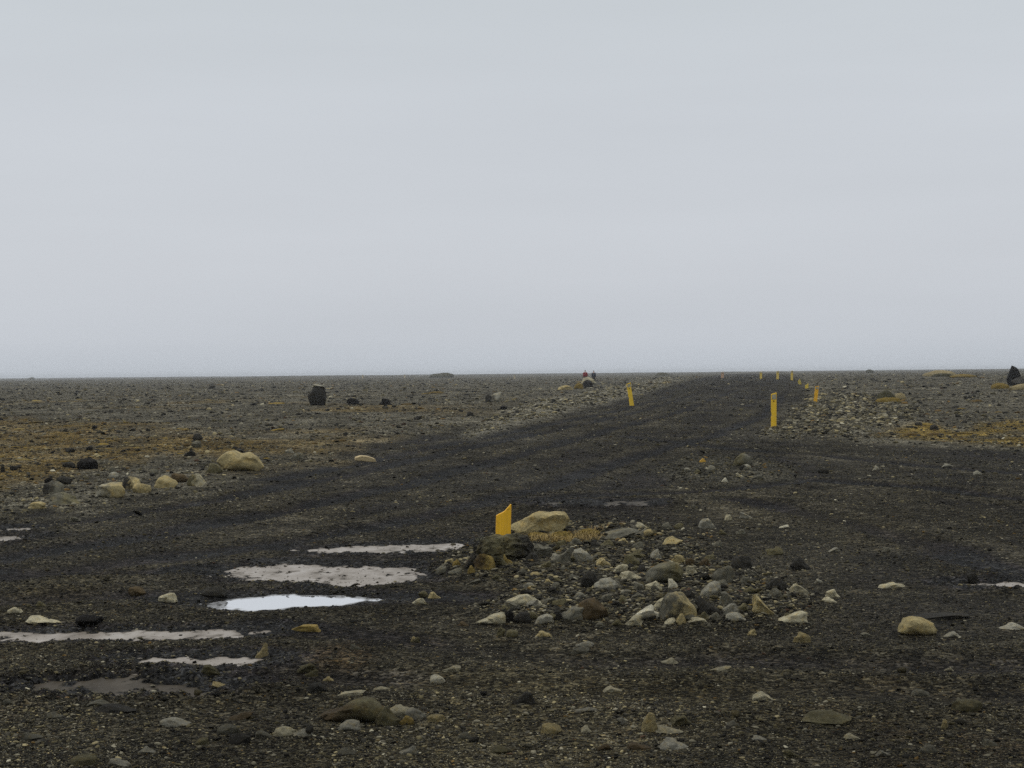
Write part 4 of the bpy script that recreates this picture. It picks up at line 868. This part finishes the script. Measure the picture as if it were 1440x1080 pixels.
# ------------------------------------------------------------------ the two walkers
def skin(name, verts, edges, radii, material, parent, root=0):
    me = bpy.data.meshes.new(name); me.from_pydata(verts, edges, []); o = link(name, me, material, parent)
    md = o.modifiers.new('Skin', 'SKIN'); md.use_smooth_shade = True
    sv = me.skin_vertices[0].data
    for i, r in enumerate(radii): sv[i].radius = (r, r) if isinstance(r, float) else r
    sv[root].use_root = True
    o.modifiers.new('Subdivision', 'SUBSURF').levels = 1
    return o
M_SKIN = simple('skin', (0.42, 0.26, 0.19), 0.6, 0.05)
def person(px, dist, label, jcol, tcol, turn, stride):
    dx, dy, dz = ray(px, 530); k = dist / float(dy); x, y = float(dx) * k, dist
    e = bpy.data.objects.new('person', None); C.objects.link(e); e.location = (x, y, float(H(x, y)[0])); e.rotation_euler = (0, 0, turn)
    s = stride
    V = [(0, 0, .95), (0, 0.01, 1.15), (0, 0.01, 1.38), (0, -0.01, 1.50), (0, -0.02, 1.58), (0, -0.03, 1.66), (0, -.02, 1.72)]; E = [(i, i + 1) for i in range(6)]
    Rr_ = [(.14, .11), (.13, .10), (.16, .10), .055, .075, .085, .05]
    def chain(start, pts, rad):
        k0 = start
        for p, r in zip(pts, rad): V.append(p); Rr_.append(r); E.append((k0, len(V) - 1)); k0 = len(V) - 1
        return k0
    for sgn in (-1, 1):
        chain(0, [(sgn * .10, 0, .88), (sgn * .11, -sgn * s * .5 - .03, .50), (sgn * .11, -sgn * s, .10), (sgn * .12, -sgn * s - .14, .045)], [.09, .06, .045, .04])
        w_ = chain(2, [(sgn * .19, 0.01, 1.38), (sgn * .25, sgn * s * .4 + .03, 1.12), (sgn * .25, sgn * s * .8 - .05, .88), (sgn * .25, sgn * s * .9 - .06, .80)], [.06, .048, .035, .034])
        hx, hy = sgn * .25, sgn * s * .9 - .06
        for q in range(4):
            yy = hy - .03 + q * .02
            chain(w_, [(hx, yy, .765), (hx - sgn * .008, yy, .735 - .008 * (q in (1, 2))), (hx - sgn * .02, yy, .705 - .008 * (q in (1, 2)))], [.010, .009, .008])
        chain(w_, [(hx - sgn * .02, hy - .045, .785), (hx - sgn * .03, hy - .06, .75)], [.011, .009])
    chain(5, [(0, -.115, 1.635)], [.014])
    skin('body', V, E, Rr_, M_SKIN, e)
    jm = simple('jacket_%d' % int(px), jcol, 0.7, 0.15, 8); tm = simple('trousers_%d' % int(px), tcol, 0.8, 0.15, 8); hm = simple('hat_%d' % int(px), (0.03, 0.028, 0.03), 0.9, 0.2, 20)
    V2 = [(0, 0, .84), (0, .01, 1.12), (0, .02, 1.38), (0, 0.01, 1.49)]; E2 = [(0, 1), (1, 2), (2, 3)]; R2 = [(.21, .17), (.21, .16), (.21, .145), .09]
    for sgn in (-1, 1):
        k0 = 2
        for p, r in (((sgn * .2, 0.01, 1.38), .085), ((sgn * .26, sgn * s * .4 + .03, 1.12), .07), ((sgn * .255, sgn * s * .8 - .05, .88), .055)):
            V2.append(p); R2.append(r); E2.append((k0, len(V2) - 1)); k0 = len(V2) - 1
    skin('jacket', V2, E2, R2, jm, e)
    V3 = [(0, 0, .94)]; E3 = []; R3 = [(.165, .13)]
    for sgn in (-1, 1):
        k0 = 0
        for p, r in (((sgn * .10, 0, .86), .11), ((sgn * .11, -sgn * s * .5 - .03, .50), .08), ((sgn * .11, -sgn * s, .11), .07)):
            V3.append(p); R3.append(r); E3.append((k0, len(V3) - 1)); k0 = len(V3) - 1
    skin('trousers', V3, E3, R3, tm, e)
    skin('hat', [(0, 0.0, 1.67), (0, 0.01, 1.74)], [(0, 1)], [.10, .07], hm, e)
    tag(e, label, 'person', 'two walkers far along the plain')
person(823, 212, 'distant walker in a red jacket on the plain', (0.22, 0.02, 0.025), (0.05, 0.045, 0.04), math.pi + 0.2, 0.16)
person(835, 220, 'distant walker in a dark slate jacket beside the red one', (0.035, 0.042, 0.055), (0.04, 0.04, 0.038), math.pi - 0.3, -0.14)

# ------------------------------------------------------------------ sea haze over the far plain
bm = bmesh.new(); bmesh.ops.create_cube(bm, size=1); me = bpy.data.meshes.new('haze'); bm.to_mesh(me); bm.free()
M_HAZE = bpy.data.materials.new('haze'); M_HAZE.use_nodes = True; t = M_HAZE.node_tree; t.nodes.clear()
mo = N(t, 'ShaderNodeOutputMaterial'); pv = N(t, 'ShaderNodeVolumePrincipled'); t.links.new(pv.outputs[0], mo.inputs['Volume'])
pv.inputs['Color'].default_value = (0.86, 0.9, 0.95, 1); pv.inputs['Density'].default_value = 0.00030; pv.inputs['Anisotropy'].default_value = 0.0
hz = link('haze', me, M_HAZE); hz.scale = (6600, 6600, 6.0); hz.location = (0, 0, 1.2)
tag(hz, 'thin pale sea haze lying over the far plain', 'haze', kind='stuff')
